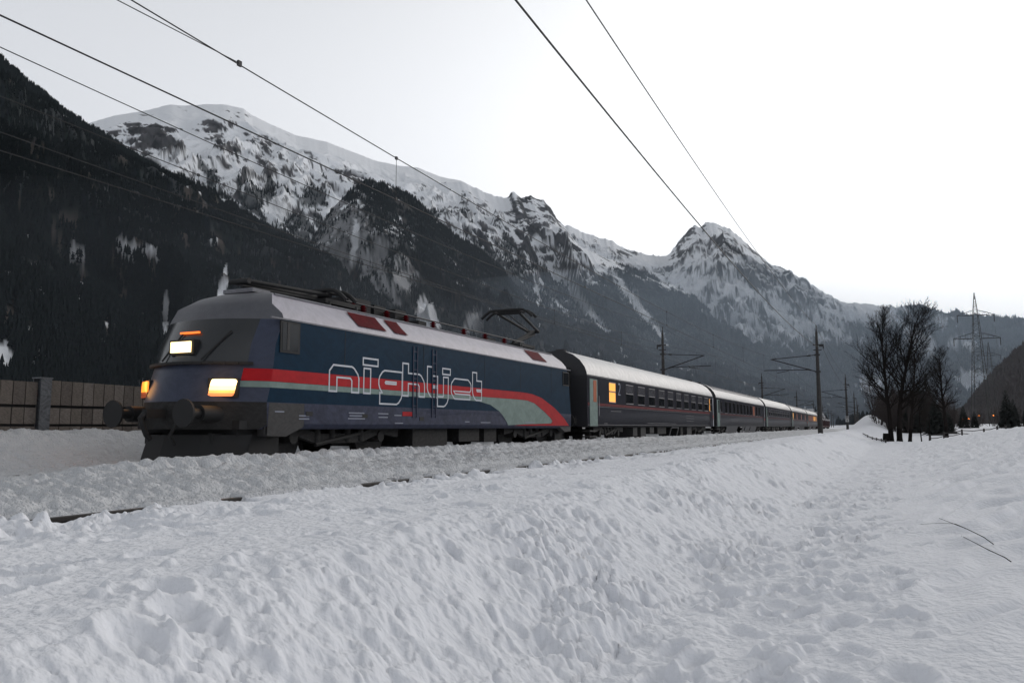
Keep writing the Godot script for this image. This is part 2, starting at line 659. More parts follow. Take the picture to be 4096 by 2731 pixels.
func bed(o: float, s: float) -> float:
	# snow over the two tracks, o metres to the left of the camera line
	var f := n_fine.get_noise_2d(o * 3.0, s * 3.0)
	var m := n_soft.get_noise_2d(o * 0.9 + 3.0, s * 0.55)
	var c := clampf(-n_cell.get_noise_2d(o * 5.0, s * 6.5) * 1.1 - 0.05, 0.0, 1.0)
	var wob := 0.10 * n_soft.get_noise_2d(7.0, s * 0.8) + 0.05 * n_fine.get_noise_2d(2.0, s * 3.0)
	var oo := o + wob
	var open := rail_open(s)
	var h := 0.0
	if o < 6.38:
		h = -0.25
	elif o < 6.58:
		h = lerpf(0.012 + 0.02 * m, -0.10, open)
	elif o < 10.0:
		var grown := lerpf(0.15, 1.0, sst(4.6, 8.5, s))   # the bank grows towards the loco
		h = -0.05 + 0.03 * m
		h += 0.045 * sst(7.05, 7.15, oo) + grown * (0.045 * sst(7.75, 7.88, oo) + 0.055 * sst(8.30, 8.45, oo) + 0.11 * sst(8.72, 8.98, oo + 0.06 * f))
		h -= (0.04 + 0.18 * grown) * sst(9.40, 9.85, oo)
	elif o < 13.4:
		h = -0.02 + 0.03 * m - 0.06 * (exp(-pow((o - 11.03) / 0.12, 2.0)) + exp(-pow((o - 12.53) / 0.12, 2.0)))
	else:
		h = lerpf(-0.02, 0.60, sst(13.4, 16.0, oo)) + 0.09 * m
	var rough := 1.0 - (0.6 + 0.4 * open) * sst(6.75, 6.5, o)
	if o > 9.9 and o < 13.2: rough *= 0.7
	# crusts thrown up by the ploughs stand in rows of short fins across the banks
	var fin := clampf(n_cell.get_noise_2d(o * 1.3 + 60.0, s * 7.5) * -1.2 - 0.08, 0.0, 1.0)
	h += rough * (0.07 * c + 0.03 * f + 0.10 * fin * sst(6.7, 7.6, o) * sst(9.8, 9.1, o) + 0.05 * fin * sst(13.0, 13.6, o))
	return h


func track_bed() -> void:
	var oo := PackedFloat32Array()
	var o := 6.1
	while o < 10.0: oo.append(o); o += 0.034
	while o < 17.4: oo.append(o); o += 0.075
	var ss := PackedFloat32Array()
	var s := 1.5
	while s < 322.0: ss.append(s); s += maxf(0.028, s * 0.0058)
	var nu := oo.size()
	var nv := ss.size()
	var p := PackedVector3Array()
	p.resize(nu * nv)
	for j in nv:
		for i in nu:
			var h := bed(oo[i], ss[j])
			if oo[i] > 16.9: h -= 0.5 * sst(16.9, 17.4, oo[i])
			p[j * nu + i] = line(oo[i], h, ss[j])
	var b := put("railway_bed", sheet(nu, nv, p), M["trodden_snow"])
	tag(b, "dirty ploughed snow lying over the two tracks", "", "", "structure")


# ------------------------------------------------------------------ mountains
func dir(az: float) -> Vector3:
	var a := deg_to_rad(az)
	return Vector3(sin(a), 0.0, -cos(a))


# k: ridge [[azimuth, tangent of its height]], far [[azimuth, metres]], foot metres, skew, rows ...
func mountain(k: Dictionary) -> void:
	var nu: int = k.nu
	var nv: int = k.nv
	var back := 5
	var ridge: Array = k.ridge
	var p := PackedVector3Array()
	p.resize(nu * (nv + back))
	var span: float = ridge[-1][0] - ridge[0][0]
	var gully := PackedFloat32Array()
	gully.resize(p.size())
	var wood := PackedFloat32Array()
	wood.resize(p.size())
	var seedx: float = k.seed
	for i in nu:
		var az: float = ridge[0][0] + span * i / (nu - 1)
		var rr := along(k.far, az)
		var top := rr * along(ridge, az) + EYE
		var top_at := dir(az) * rr
		var fr := along(k.foot, az)
		var foot_at := dir(az + k.skew) * fr
		var um := deg_to_rad(az) * rr
		top += k.jag * (n_rock.get_noise_2d(um * 0.012 + seedx, 3.0) + 0.6 * n_rock.get_noise_2d(um * 0.045, seedx))
		for j in nv + back:
			var t: float = float(j) / (nv - 1)
			var q := foot_at.lerp(top_at, t)
			var y := 0.0
			var n := 0.0
			if t <= 1.0:
				y = lerpf(k.low, top, pow(t, k.bow))
				var vm: float = t * foot_at.distance_to(top_at)
				var warp := n_soft.get_noise_2d(um * 0.0011 + seedx, vm * 0.0011) * 0.9
				n = n_ridge.get_noise_2d(um / k.wave + warp + seedx, vm * k.draw / k.wave)
				var n2 := n_ridge.get_noise_2d(um / k.wave * 3.7 + warp * 2.0 - seedx, vm * k.draw * 1.6 / k.wave * 3.0)
				var env := pow(sin(PI * clampf(t * 0.985 + 0.015, 0.0, 1.0)), 0.85) * sst(1.0, 0.72, t)
				y += k.amp * (n - 0.1) * env + k.amp * 0.28 * n2 * env
				# tilt the spurs sideways too, so that they stand out as ribs
				q += top_at.normalized() * (-k.amp * 0.8 * n * env)
			else:
				y = top - (t - 1.0) * rr * 0.55
				q = top_at + top_at.normalized() * (t - 1.0) * rr * 0.5
			p[j * nu + i] = Vector3(q.x, y, q.z)
			gully[j * nu + i] = n
	var col := PackedColorArray()
	col.resize(p.size())
	var snow := Vector3(0.84, 0.86, 0.89)
	for j in nv + back:
		var t: float = float(j) / (nv - 1)
		for i in nu:
			var at := j * nu + i
			var az: float = ridge[0][0] + span * i / (nu - 1)
			var v := p[at]
			var du := p[j * nu + mini(i + 1, nu - 1)] - p[j * nu + maxi(i - 1, 0)]
			var dv := p[mini(j + 1, nv + back - 1) * nu + i] - p[maxi(j - 1, 0) * nu + i]
			var nn := du.cross(dv).normalized()
			var flat := absf(nn.y)
			var um := deg_to_rad(az) * along(k.far, az)
			var vm: float = v.y
			var fb := n_rock.get_noise_2d(um / k.patch + seedx, vm / k.patch * 1.3)
			var uu: float = um + k.lean * vm
			var fine := n_rock.get_noise_2d(uu / k.patch * 5.0, vm / k.patch * 6.0 + seedx)
			var streak := n_rock.get_noise_2d(uu / k.patch * 5.0 + seedx * 2.0, vm / k.patch * 1.1)
			var crag := n_ridge.get_noise_2d(uu / k.patch * 1.9 + seedx, vm / k.patch * 1.5 - seedx)
			var rk: float = fb * 0.7 + fine * 0.6 + crag * 0.55 - 0.1 + (k.steep - flat) * k.steep_gain + gully[at] * k.rib + k.get("crest", 0.0) * sst(0.72, 0.98, t)
			var tex := absf(fine) * 0.5 + 0.6
			# where this spot lies on the mountain, as seen from the valley: azimuth and slope of sight
			var flatd := Vector2(v.x, v.z).length()
			var va := rad_to_deg(atan2(v.x, -v.z))
			var ve := (v.y - EYE) / flatd
			var rock_at := along(k.rock, va)
			var bare := 0.0
			for f in k.get("cliffs", []):
				bare = maxf(bare, f[5] * spot(f, va, ve, fb * 0.8 + streak * 0.5))
			var rock := sst(rock_at - 0.035, rock_at + 0.035, rk + bare)
			var line_at := along(k.trees, va)
			var wd := sst(line_at + k.edge, line_at - k.edge, ve + (fb * 0.5 + streak * 0.4) * k.ragged)
			var gap := sst(k.gap - 0.05, k.gap + 0.05, streak * 0.62 + fine * 0.55 + fb * 0.25)
			wd *= 1.0 - gap * k.gap_most
			wd *= 1.0 - 0.85 * bare
			for f in k.get("clear", []):
				var c := spot(f, va, ve, fine * 0.7 + streak * 0.5)
				wd *= 1.0 - c * f[5]
				rock *= 1.0 - 0.8 * c * f[5]
			for f in k.get("woods", []):
				wd = maxf(wd, f[5] * spot(f, va, ve, fine * 0.8 + streak * 0.8))
			wd = sst(0.36, 0.64, wd + (fine * 0.6 + streak * 0.4) * 0.55)
			wood[at] = wd if t < 1.02 else wd * 0.5
			var rc: Vector3 = k.stone * (0.8 + 1.3 * fine + 0.9 * streak)
			var c := snow.lerp(Vector3(maxf(rc.x, 0.02), maxf(rc.y, 0.02), maxf(rc.z, 0.02)), rock)
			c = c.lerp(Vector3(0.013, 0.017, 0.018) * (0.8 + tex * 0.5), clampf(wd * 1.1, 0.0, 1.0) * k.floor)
			col[at] = Color(c.x, c.y, c.z)
	var o := put("mountain", sheet(nu, nv + back, p, col), M["mountain_ground"])
	tag(o, k.label, "", "", "structure")
	# conifers on the wooded slopes
	var places := []
	var rg := RandomNumberGenerator.new()
	rg.seed = int(k.seed * 10.0) + 7
	for c in int(k.count):
		var fi := rg.randf() * (nu - 1.001)
		var fj := rg.randf() * (nv - 0.5)
		var i := int(fi)
		var j := mini(int(fj), nv - 1)
		var w := wood[j * nu + i]
		if rg.randf() > w * w: continue
		var a := p[j * nu + i].lerp(p[j * nu + i + 1], fi - i)
		var b := p[(j + 1) * nu + i].lerp(p[(j + 1) * nu + i + 1], fi - i)
		var q := a.lerp(b, clampf(fj - j, 0.0, 1.0))
		var h: float = k.tall * rg.randf_range(0.55, 1.15)
		var wide := h * rg.randf_range(0.8, 1.25)
		places.append(Transform3D(Basis(Vector3.UP, rg.randf() * TAU) * Basis.from_scale(Vector3(wide, h, wide)), q - Vector3(0, h * 0.06, 0)))
	if places.size():
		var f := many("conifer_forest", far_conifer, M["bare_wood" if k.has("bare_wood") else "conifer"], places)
		tag(f, k.forest)


var far_conifer: Mesh


func spot(f: Array, va: float, ve: float, noise: float) -> float:
	# f: azimuth, slope, half width in degrees, half height in slope, lean, strength
	var y: float = (ve - f[1]) / f[3]
	var x: float = (va - f[0] - f[4] * (ve - f[1])) / f[2]
	var q := sqrt(x * x + y * y) + noise * 0.8
	return sst(1.08, 0.82, q)


func conifer_mesh() -> ArrayMesh:
	var g := Geo.new()
	g.smooth = -1
	for tier in 3:
		var y0 := 0.05 + tier * 0.27
		var y1 := y0 + 0.45 - tier * 0.03
		var r := 0.19 - tier * 0.048
		for k in 5:
			var a := TAU * (k + tier * 0.5) / 5.0
			var b := TAU * (k + 1 + tier * 0.5) / 5.0
			var ra := r * (0.8 + 0.4 * fmod(k * 0.37 + tier * 0.21, 1.0))
			var rb := r * (0.8 + 0.4 * fmod(((k + 1) % 5) * 0.37 + tier * 0.21, 1.0))
			g.tri(Vector3(cos(a) * ra, y0, sin(a) * ra), Vector3(0, y1, 0), Vector3(cos(b) * rb, y0, sin(b) * rb))
	return g.mesh()


func mountains() -> void:
	far_conifer = conifer_mesh()
	# the dark wooded slope on the left
	mountain({
		"label": "dark steep wooded slope on the left with brown cliffs", "forest": "dense conifers on the dark slope at the left edge",
		"ridge": [[-78, 0.52], [-66.31, 0.459], [-59.70, 0.406], [-58.22, 0.384], [-55.96, 0.359], [-53.62, 0.338], [-51.19, 0.314], [-48.69, 0.295], [-45.80, 0.270], [-42.84, 0.247], [-40.40, 0.228], [-37.91, 0.194], [-35.70, 0.165], [-33.16, 0.132], [-30.93, 0.105], [-27.73, 0.072], [-22.96, 0.041], [-18.0, 0.012]],
		"far": [[-78, 1900], [-58, 2100], [-40, 2500], [-18, 3200]], "foot": [[-78, 480], [-58, 520], [-40, 700], [-28, 950], [-18, 1500]],
		"skew": 0.0, "nu": 500, "nv": 200, "low": 0.0, "bow": 1.05, "amp": 85.0, "wave": 420.0, "draw": 0.35, "jag": 6.0, "lean": 0.15, "seed": 3.3,
		"patch": 190.0, "steep": 0.75, "steep_gain": 0.8, "rib": 0.2, "rock": [[-80, 0.35], [0, 0.35]], "trees": [[-80, 2.0], [0, 2.0]], "edge": 0.03, "ragged": 0.05,
		"gap": 0.275, "gap_most": 0.95, "stone": Vector3(0.050, 0.044, 0.040), "floor": 0.95, "count": 230000, "tall": 12.5,
		"cliffs": [[-56.6, 0.225, 1.8, 0.06, 6.0, 0.5], [-52.0, 0.17, 1.4, 0.06, 4.0, 0.45], [-58.5, 0.14, 2.2, 0.05, 0.0, 0.5], [-48.5, 0.15, 1.2, 0.06, 0.0, 0.4]],
		"clear": [[-45.9, 0.160, 0.30, 0.040, 6.0, 1.0], [-42.6, 0.150, 0.20, 0.018, -8.0, 0.9], [-58.6, 0.075, 0.9, 0.022, -14.0, 0.8], [-51.2, 0.205, 1.5, 0.010, -60.0, 0.8], [-54.8, 0.195, 0.4, 0.016, -20.0, 0.6], [-49.4, 0.12, 0.25, 0.03, 0.0, 0.7], [-53.0, 0.06, 0.4, 0.04, 0.0, 0.42], [-47.6, 0.06, 0.5, 0.03, 0.0, 0.42], [-56.6, 0.05, 0.6, 0.03, 0.0, 0.42], [-38.5, 0.12, 0.5, 0.02, -10.0, 0.5]],
	})
	# the wooded hump in front of the snowy ridge
	mountain({
		"label": "dark wooded hump with snow streaked cliffs before the snowy ridge", "forest": "conifers on the dark hump in the middle",
		"ridge": [[-45.5, 0.09], [-41.53, 0.183], [-39.81, 0.237], [-38.64, 0.275], [-37.42, 0.299], [-36.19, 0.317], [-34.59, 0.312], [-33.40, 0.303], [-32.33, 0.292], [-31.03, 0.270], [-29.23, 0.244], [-27.45, 0.225], [-26.28, 0.209], [-25.31, 0.185], [-23.89, 0.161], [-22.13, 0.145], [-20.06, 0.127], [-18.17, 0.113], [-15.06, 0.090], [-12.03, 0.070], [-7.62, 0.047], [-4.82, 0.031], [-2.0, 0.012]],
		"far": [[-45, 2900], [-36, 3000], [-20, 3600], [-5, 4600]], "foot": [[-45, 1500], [-25, 1700], [-12, 2300], [-2, 3200]],
		"skew": 3.0, "nu": 450, "nv": 190, "low": 0.0, "bow": 1.1, "amp": 120.0, "wave": 560.0, "draw": 0.3, "jag": 7.0, "lean": 0.35, "seed": 8.1,
		"patch": 210.0, "steep": 0.72, "steep_gain": 1.2, "rib": 0.35, "rock": [[-60, 0.16], [-28, 0.2], [0, 0.3]], "trees": [[-60, 2.0], [0, 2.0]], "edge": 0.03, "ragged": 0.05,
		"gap": 0.24, "gap_most": 0.95, "stone": Vector3(0.045, 0.042, 0.041), "floor": 0.95, "count": 90000, "tall": 16.0,
		"cliffs": [[-36.8, 0.22, 3.0, 0.07, 0.0, 0.35], [-31.0, 0.16, 3.5, 0.05, -40.0, 0.5]],
		"clear": [[-36.9, 0.235, 0.28, 0.030, 4.0, 0.95], [-37.8, 0.24, 2.2, 0.06, 8.0, 0.36], [-34.4, 0.21, 2.0, 0.05, 0.0, 0.36], [-31.6, 0.14, 0.8, 0.025, -10.0, 0.75], [-28.0, 0.13, 0.7, 0.02, 0.0, 0.4]],
	})
	# the broad snowy peak
	mountain({
		"label": "broad rounded snowy mountain with dark rock bands near its top", "forest": "conifers scattered below the broad snowy peak",
		"ridge": [[-59, 0.30], [-57.04, 0.316], [-54.43, 0.350], [-53.17, 0.362], [-51.35, 0.374], [-49.74, 0.387], [-48.91, 0.388], [-47.23, 0.395], [-46.07, 0.397], [-44.90, 0.395], [-44.44, 0.389], [-43.08, 0.379], [-41.24, 0.368], [-39.07, 0.363], [-37.49, 0.354], [-35.58, 0.343], [-33.97, 0.338], [-32.36, 0.336], [-30.73, 0.325], [-29.10, 0.320], [-27.14, 0.302], [-24.53, 0.259], [-20.0, 0.15]],
		"far": [[-62, 4600], [-45, 4900], [-20, 5600]], "foot": [[-62, 2300], [-20, 3000]],
		"skew": 2.0, "nu": 420, "nv": 260, "low": 250.0, "bow": 0.92, "amp": 100.0, "wave": 620.0, "draw": 0.55, "jag": 3.0, "lean": 0.8, "seed": 5.7,
		"patch": 330.0, "steep": 0.80, "steep_gain": 1.0, "rib": 0.35, "rock": [[-60, 0.86], [-46, 0.84], [-40, 0.95], [-35, 1.2], [-32, 1.0]], "trees": [[-60, 0.268], [-50, 0.285], [-46, 0.288], [-40, 0.275], [-36, 0.26], [-20, 0.25]], "edge": 0.012, "ragged": 0.13,
		"gap": 0.20, "gap_most": 0.98, "stone": Vector3(0.085, 0.082, 0.085), "floor": 0.85, "count": 50000, "tall": 22.0,
		"cliffs": [[-51.0, 0.352, 1.9, 0.008, 40.0, 0.75], [-50.3, 0.337, 1.6, 0.009, 60.0, 0.7], [-46.6, 0.352, 0.9, 0.012, -30.0, 0.5], [-43.6, 0.355, 0.7, 0.010, -30.0, 0.5], [-43.4, 0.325, 0.8, 0.014, -40.0, 0.5], [-37.3, 0.318, 0.8, 0.012, -30.0, 0.6], [-45.0, 0.335, 0.8, 0.012, -30.0, 0.5], [-45.0, 0.384, 0.5, 0.006, -30.0, 0.6], [-48.9, 0.383, 0.4, 0.004, 0.0, 0.6]],
		"clear": [[-42.5, 0.268, 1.0, 0.02, 0.0, 0.9], [-38.5, 0.285, 2.5, 0.02, -40.0, 0.9]],
		"woods": [[-46.8, 0.300, 0.4, 0.012, 0.0, 0.8], [-45.0, 0.298, 0.25, 0.012, 0.0, 0.8], [-43.0, 0.292, 0.5, 0.014, 0.0, 0.8], [-40.0, 0.288, 0.9, 0.013, -20.0, 0.8]],
	})
	# the rocky ridge that runs down into a long wooded spur
	mountain({
		"label": "rocky ridge with snow gullies that falls to a long wooded spur", "forest": "conifers on the long spur below the rocky ridge",
		"ridge": [[-36.5, 0.285], [-34.26, 0.300], [-31.06, 0.317], [-29.10, 0.318], [-28.12, 0.311], [-27.14, 0.303], [-25.67, 0.298], [-25.24, 0.307], [-24.69, 0.299], [-24.03, 0.301], [-22.89, 0.293], [-22.41, 0.285], [-21.99, 0.271], [-21.28, 0.256], [-20.32, 0.232], [-18.09, 0.214], [-15.57, 0.196], [-13.11, 0.174], [-10.71, 0.141], [-8.96, 0.117], [-7.25, 0.092], [-4.76, 0.057], [-2.63, 0.025], [-1.2, 0.01]],
		"far": [[-38, 5000], [-22, 5000], [-10, 5600], [-2, 6200]], "foot": [[-38, 2700], [-20, 3100], [-8, 4000], [-1, 5000]],
		"skew": 6.5, "nu": 420, "nv": 240, "low": 0.0, "bow": 1.06, "amp": 165.0, "wave": 640.0, "crest": 0.42, "draw": 0.22, "jag": 14.0, "lean": 1.2, "seed": 1.9,
		"patch": 300.0, "steep": 0.70, "steep_gain": 1.5, "rib": 0.55, "rock": [[-60, 1.1], [-29, 1.02], [-25, 0.88], [-21, 0.86], [-18, 0.9], [0, 1.0]],
		"trees": [[-40, 0.26], [-30, 0.235], [-27, 0.205], [-24, 0.145], [-22, 0.14], [-20.5, 0.17], [-18.5, 0.20], [-15, 0.19], [-12, 0.17], [0, 0.2]], "edge": 0.02, "ragged": 0.10,
		"gap": 0.40, "gap_most": 0.85, "stone": Vector3(0.085, 0.086, 0.092), "floor": 0.92, "count": 80000, "tall": 20.0,
		"cliffs": [[-23.6, 0.278, 1.8, 0.024, 0.0, 0.5], [-28.0, 0.245, 1.0, 0.03, -20.0, 0.4]],
		"clear": [[-22.6, 0.150, 0.9, 0.055, -52.0, 0.9], [-19.9, 0.150, 0.55, 0.05, -46.0, 0.75], [-16.2, 0.155, 0.42, 0.045, -42.0, 0.95], [-24.6, 0.17, 0.5, 0.04, -50.0, 0.8]],
	})
	# the far peak and the long ridge to its right
	mountain({
		"label": "distant jagged snowy peak with a long ridge falling to the right", "forest": "conifers on the lower slopes of the distant peak",
		"ridge": [[-24.53, 0.268], [-20.96, 0.259], [-19.99, 0.251], [-18.71, 0.243], [-18.07, 0.240], [-16.81, 0.227], [-15.23, 0.218], [-13.98, 0.216], [-13.51, 0.224], [-13.03, 0.235], [-12.39, 0.247], [-11.92, 0.255], [-11.52, 0.251], [-11.15, 0.256], [-10.69, 0.257], [-9.93, 0.251], [-9.34, 0.246], [-8.76, 0.235], [-7.60, 0.214], [-6.75, 0.199], [-5.89, 0.193], [-4.50, 0.175], [-3.14, 0.158], [-2.34, 0.149], [-1.53, 0.145], [-0.47, 0.142], [0.84, 0.137], [2.11, 0.132], [3.35, 0.128], [4.56, 0.121], [5.74, 0.115], [8.07, 0.107], [14.0, 0.085]],
		"far": [[-27, 7600], [-12, 7800], [0, 7600], [22, 6500]], "foot": [[-27, 4200], [-10, 4200], [5, 3400], [22, 2800]],
		"skew": 3.0, "nu": 500, "nv": 250, "low": 5.0, "bow": 1.0, "amp": 240.0, "wave": 900.0, "crest": 0.55, "draw": 0.3, "jag": 20.0, "lean": 1.1, "seed": 6.6,
		"patch": 420.0, "steep": 0.72, "steep_gain": 1.5, "rib": 0.45, "rock": [[-25, 1.3], [-14, 1.26], [-10, 1.16], [-5, 1.24], [0, 1.35], [20, 1.35]],
		"trees": [[-25, 0.15], [-14, 0.135], [-12, 0.12], [-9, 0.105], [-6, 0.10], [-4, 0.105], [-1, 0.11], [1, 0.125], [3, 0.14], [20, 0.2]], "edge": 0.012, "ragged": 0.06,
		"gap": 0.36, "gap_most": 0.9, "stone": Vector3(0.10, 0.10, 0.105), "floor": 0.9, "count": 90000, "tall": 22.0,
		"cliffs": [[-11.2, 0.246, 2.0, 0.014, 0.0, 0.38], [-9.6, 0.225, 1.0, 0.02, -30.0, 0.55], [-12.6, 0.225, 0.6, 0.02, 20.0, 0.5], [-7.6, 0.187, 1.6, 0.02, -30.0, 0.6], [-4.6, 0.155, 0.6, 0.014, -30.0, 0.6], [-6.3, 0.190, 0.9, 0.012, -30.0, 0.55], [-16.8, 0.222, 1.2, 0.006, -30.0, 0.5], [-19.4, 0.240, 0.8, 0.006, -30.0, 0.5]],
		"clear": [[-0.3, 0.128, 1.6, 0.012, -90.0, 0.8], [2.3, 0.098, 0.7, 0.016, -40.0, 0.85], [4.9, 0.092, 0.9, 0.006, 0.0, 0.8], [-0.6, 0.047, 0.9, 0.012, 0.0, 0.95], [-2.2, 0.103, 0.5, 0.004, 0.0, 0.9], [-1.2, 0.100, 0.3, 0.004, 0.0, 0.9], [-8.5, 0.10, 0.5, 0.02, -50.0, 0.7], [5.2, 0.052, 0.8, 0.012, 0.0, 0.8], [3.6, 0.118, 0.4, 0.006, 0.0, 0.8]],
	})
	# the near hill at the right edge
	mountain({
		"label": "near dark wooded hill at the right edge", "forest": "trees on the near hill at the right edge",
		"ridge": [[3.2, 0.002], [4.4, 0.010], [5.04, 0.026], [5.79, 0.042], [6.54, 0.058], [7.50, 0.074], [8.02, 0.082], [10.23, 0.098], [14.32, 0.110], [24, 0.12], [40, 0.09]],
		"far": [[3, 1300], [40, 1300]], "foot": [[3, 800], [40, 600]],
		"skew": 1.0, "nu": 130, "nv": 60, "low": 1.0, "bow": 1.0, "amp": 10.0, "wave": 200.0, "draw": 0.4, "jag": 2.0, "lean": 0.0, "seed": 2.2,
		"patch": 90.0, "steep": 0.7, "steep_gain": 0.6, "rib": 0.1, "rock": [[-10, 0.7], [40, 0.7]], "trees": [[-10, 2.0], [40, 2.0]], "edge": 0.03, "ragged": 0.03,
		"bare_wood": true, "gap": 0.5, "gap_most": 0.7, "stone": Vector3(0.07, 0.062, 0.058), "floor": 0.97, "count": 26000, "tall": 14.0,
	})
	var low := FogVolume.new()
	low.name = "valley_haze"
	low.shape = RenderingServer.FOG_VOLUME_SHAPE_ELLIPSOID
	low.size = Vector3(2800.0, 560.0, 3600.0)
	low.position = Vector3(-900.0, 0.0, -1700.0)
	var lm := FogMaterial.new()
	lm.density = 0.00006
	lm.albedo = Color(0.84, 0.88, 0.94)
	low.material = lm
	add_child(low)
	tag(low, "thin haze over the valley floor at the foot of the dark slope", "", "", "stuff")
	# mist lying in the far valley
	var fog := FogVolume.new()
	fog.name = "valley_mist"
	fog.shape = RenderingServer.FOG_VOLUME_SHAPE_ELLIPSOID
	fog.size = Vector3(9000.0, 1500.0, 6400.0)
	fog.position = Vector3(-900.0, 0.0, -4700.0)
	var fm := FogMaterial.new()
	fm.density = 0.00015
	fm.albedo = Color(0.80, 0.88, 0.96)
	fog.material = fm
	add_child(fog)
	tag(fog, "grey mist lying in the far valley", "", "", "stuff")
	# a wooded rise on the valley floor, far along the line
	var places := []
	for k in 900:
		var a := rng.randf_range(-9.0, 1.0)
		var r := rng.randf_range(620.0, 1500.0)
		var q: Vector3 = dir(a) * r
		if q.x > -22.0 - BEND * r * r and q.x < 9.0 - BEND * r * r: continue
		var h := rng.randf_range(7.0, 17.0)
		places.append(Transform3D(Basis(Vector3.UP, rng.randf() * TAU) * Basis.from_scale(Vector3(h * 1.3, h, h * 1.3)), Vector3(q.x, land(q.x, -q.z) - 0.5, q.z)))
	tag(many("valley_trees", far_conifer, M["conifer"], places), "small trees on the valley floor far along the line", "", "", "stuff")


# ------------------------------------------------------------------ railway
func tracks() -> void:
	var prof := PackedVector2Array([Vector2(-0.075, -0.16), Vector2(-0.075, -0.145), Vector2(-0.012, -0.125), Vector2(-0.010, -0.05), Vector2(-0.036, -0.035), Vector2(-0.036, -0.006), Vector2(-0.030, 0.0), Vector2(0.030, 0.0), Vector2(0.036, -0.006), Vector2(0.036, -0.035), Vector2(0.010, -0.05), Vector2(0.012, -0.125), Vector2(0.075, -0.145), Vector2(0.075, -0.16)])
	for t in [[NEAR_TRACK, "empty snow covered track nearest the camera"], [FAR_TRACK, "track beyond it that carries the train"]]:
		var o := thing("railway_track", t[1], "railway track", Vector3.ZERO)
		for side in [-1.0, 1.0]:
			var g := Geo.new()
			g.smooth = -1
			var s := 1.0
			var before := []
			while s < 480.0:
				var now := []
				for q in prof:
					now.append(line(t[0] + side * 0.754 - q.x, q.y, s))
				if before.size():
					for k in prof.size() - 1:
						g.quad(before[k], now[k], now[k + 1], before[k + 1])
				before = now
				s *= 1.09
			part("rail", g, M["rail"], o)


func noise_wall() -> void:
	var o := thing("noise_barrier", "brown noise barrier of concrete panels beside the track behind the locomotive", "noise barrier", Vector3.ZERO)
	var off := 16.5
	var post0 := 11.02
	var bay := 4.0
	for b in range(-1, 10):
		var s0 := post0 + b * bay
		var g := Geo.new()
		for q in [[-0.13, 0.02], [0.13, 0.02]]:
			g.box(line(off + q[0], 0.75, s0), Vector3(0.02, 2.1, 0.24))
		g.box(line(off, 0.75, s0), Vector3(0.25, 2.1, 0.02))
		g.box(line(off, 1.815, s0), Vector3(0.30, 0.03, 0.28))
		part("post", g, M["steel_post"], o)
		var cols := 14
		var w := (bay - 0.26) / cols
		if b < 2:
			for c in cols:
				for r in 3:
					var gp := Geo.new()
					var yy: float = [0.42, 0.81, 1.22][r]
					var hh: float = [0.36, 0.37, 0.40][r]
					var dep := rng.randf_range(0.0, 0.012)
					var cs := s0 + 0.13 + (c + 0.5) * w
					var top := 1.78 - 0.004 * c if r == 2 else yy + hh
					gp.box(line(off + dep, (yy + top) * 0.5 + 0.005, cs), Vector3(0.12, top - yy - 0.024, w - 0.022))
					part("panel", gp, M[["barrier", "barrier", "barrier_pale", "barrier_dark"][rng.randi() % 4]], o)
			var gb := Geo.new()
			gb.box(line(off + 0.02, 0.9, s0 + bay * 0.5), Vector3(0.05, 1.66, bay - 0.26))
			part("backing", gb, M["black"], o)
		else:
			var gw := Geo.new()
			gw.box(line(off, 0.95, s0 + bay * 0.5), Vector3(0.12, 1.68, bay - 0.26))
			part("panel_bay", gw, M["barrier"], o)


# ---------------------------------------------------------------- locomotive
func loco_front(x: float, y: float) -> float:
	var base := along([[0.5, 1.0], [1.22, 0.96], [1.5, 1.05], [1.74, 1.15], [2.0, 1.28], [2.25, 1.37], [2.6, 1.55], [2.84, 1.66], [3.1, 1.80], [3.28, 2.02], [3.43, 2.5], [3.48, 3.2]], y)
	return base + lerpf(0.40, 0.27, sst(1.3, 2.6, y)) * x * x + 0.10 * pow(absf(x) / 1.5, 9.0)


func bogie(parent: Node3D, s: float, base: float, r: float, called := "bogie") -> void:
	var g := Geo.new()
	for side in [-1.0, 1.0]:
		var pts := [[-base * 0.5 - 0.75, 0.62], [-base * 0.5, 0.72], [-base * 0.25, 0.52], [base * 0.25, 0.52], [base * 0.5, 0.72], [base * 0.5 + 0.75, 0.62]]
		for k in pts.size() - 1:
			g.bar(Vector3(side * 1.08, pts[k][1], -(s + pts[k][0])), Vector3(side * 1.08, pts[k + 1][1], -(s + pts[k + 1][0])), 0.14, 0.20)
		for q in [-0.5, -0.18, 0.18, 0.5]:
			g.rod(Vector3(side * 1.12, 0.45, -(s + q * base * 0.5)), Vector3(side * 1.12, 0.74, -(s + q * base * 0.5)), 0.09, 10)
		g.rod(Vector3(side * 1.22, 0.40, -(s - base * 0.3)), Vector3(side * 1.22, 0.62, -(s + base * 0.2)), 0.045, 8)
	g.box(Vector3(0, 0.55, -s), Vector3(2.0, 0.24, 0.5))
	g.box(Vector3(0, 0.60, -(s + base * 0.5 + 0.7)), Vector3(2.1, 0.14, 0.14))
	g.box(Vector3(0, 0.60, -(s - base * 0.5 - 0.7)), Vector3(2.1, 0.14, 0.14))
	var b := part(called, g, M["under"], parent)
	for q in [-0.5, 0.5]:
		for side in [-1.0, 1.0]:
			var w := Geo.new()
			w.rod(Vector3(side * 0.70, r, -(s + q * base)), Vector3(side * 0.84, r, -(s + q * base)), r, 22)
			w.rod(Vector3(side * 0.67, r, -(s + q * base)), Vector3(side * 0.70, r, -(s + q * base)), r + 0.03, 22)
			w.rod(Vector3(side * 0.84, r, -(s + q * base)), Vector3(side * 1.18, r, -(s + q * base)), 0.13, 10)
			part("wheel", w, M["under"], b)


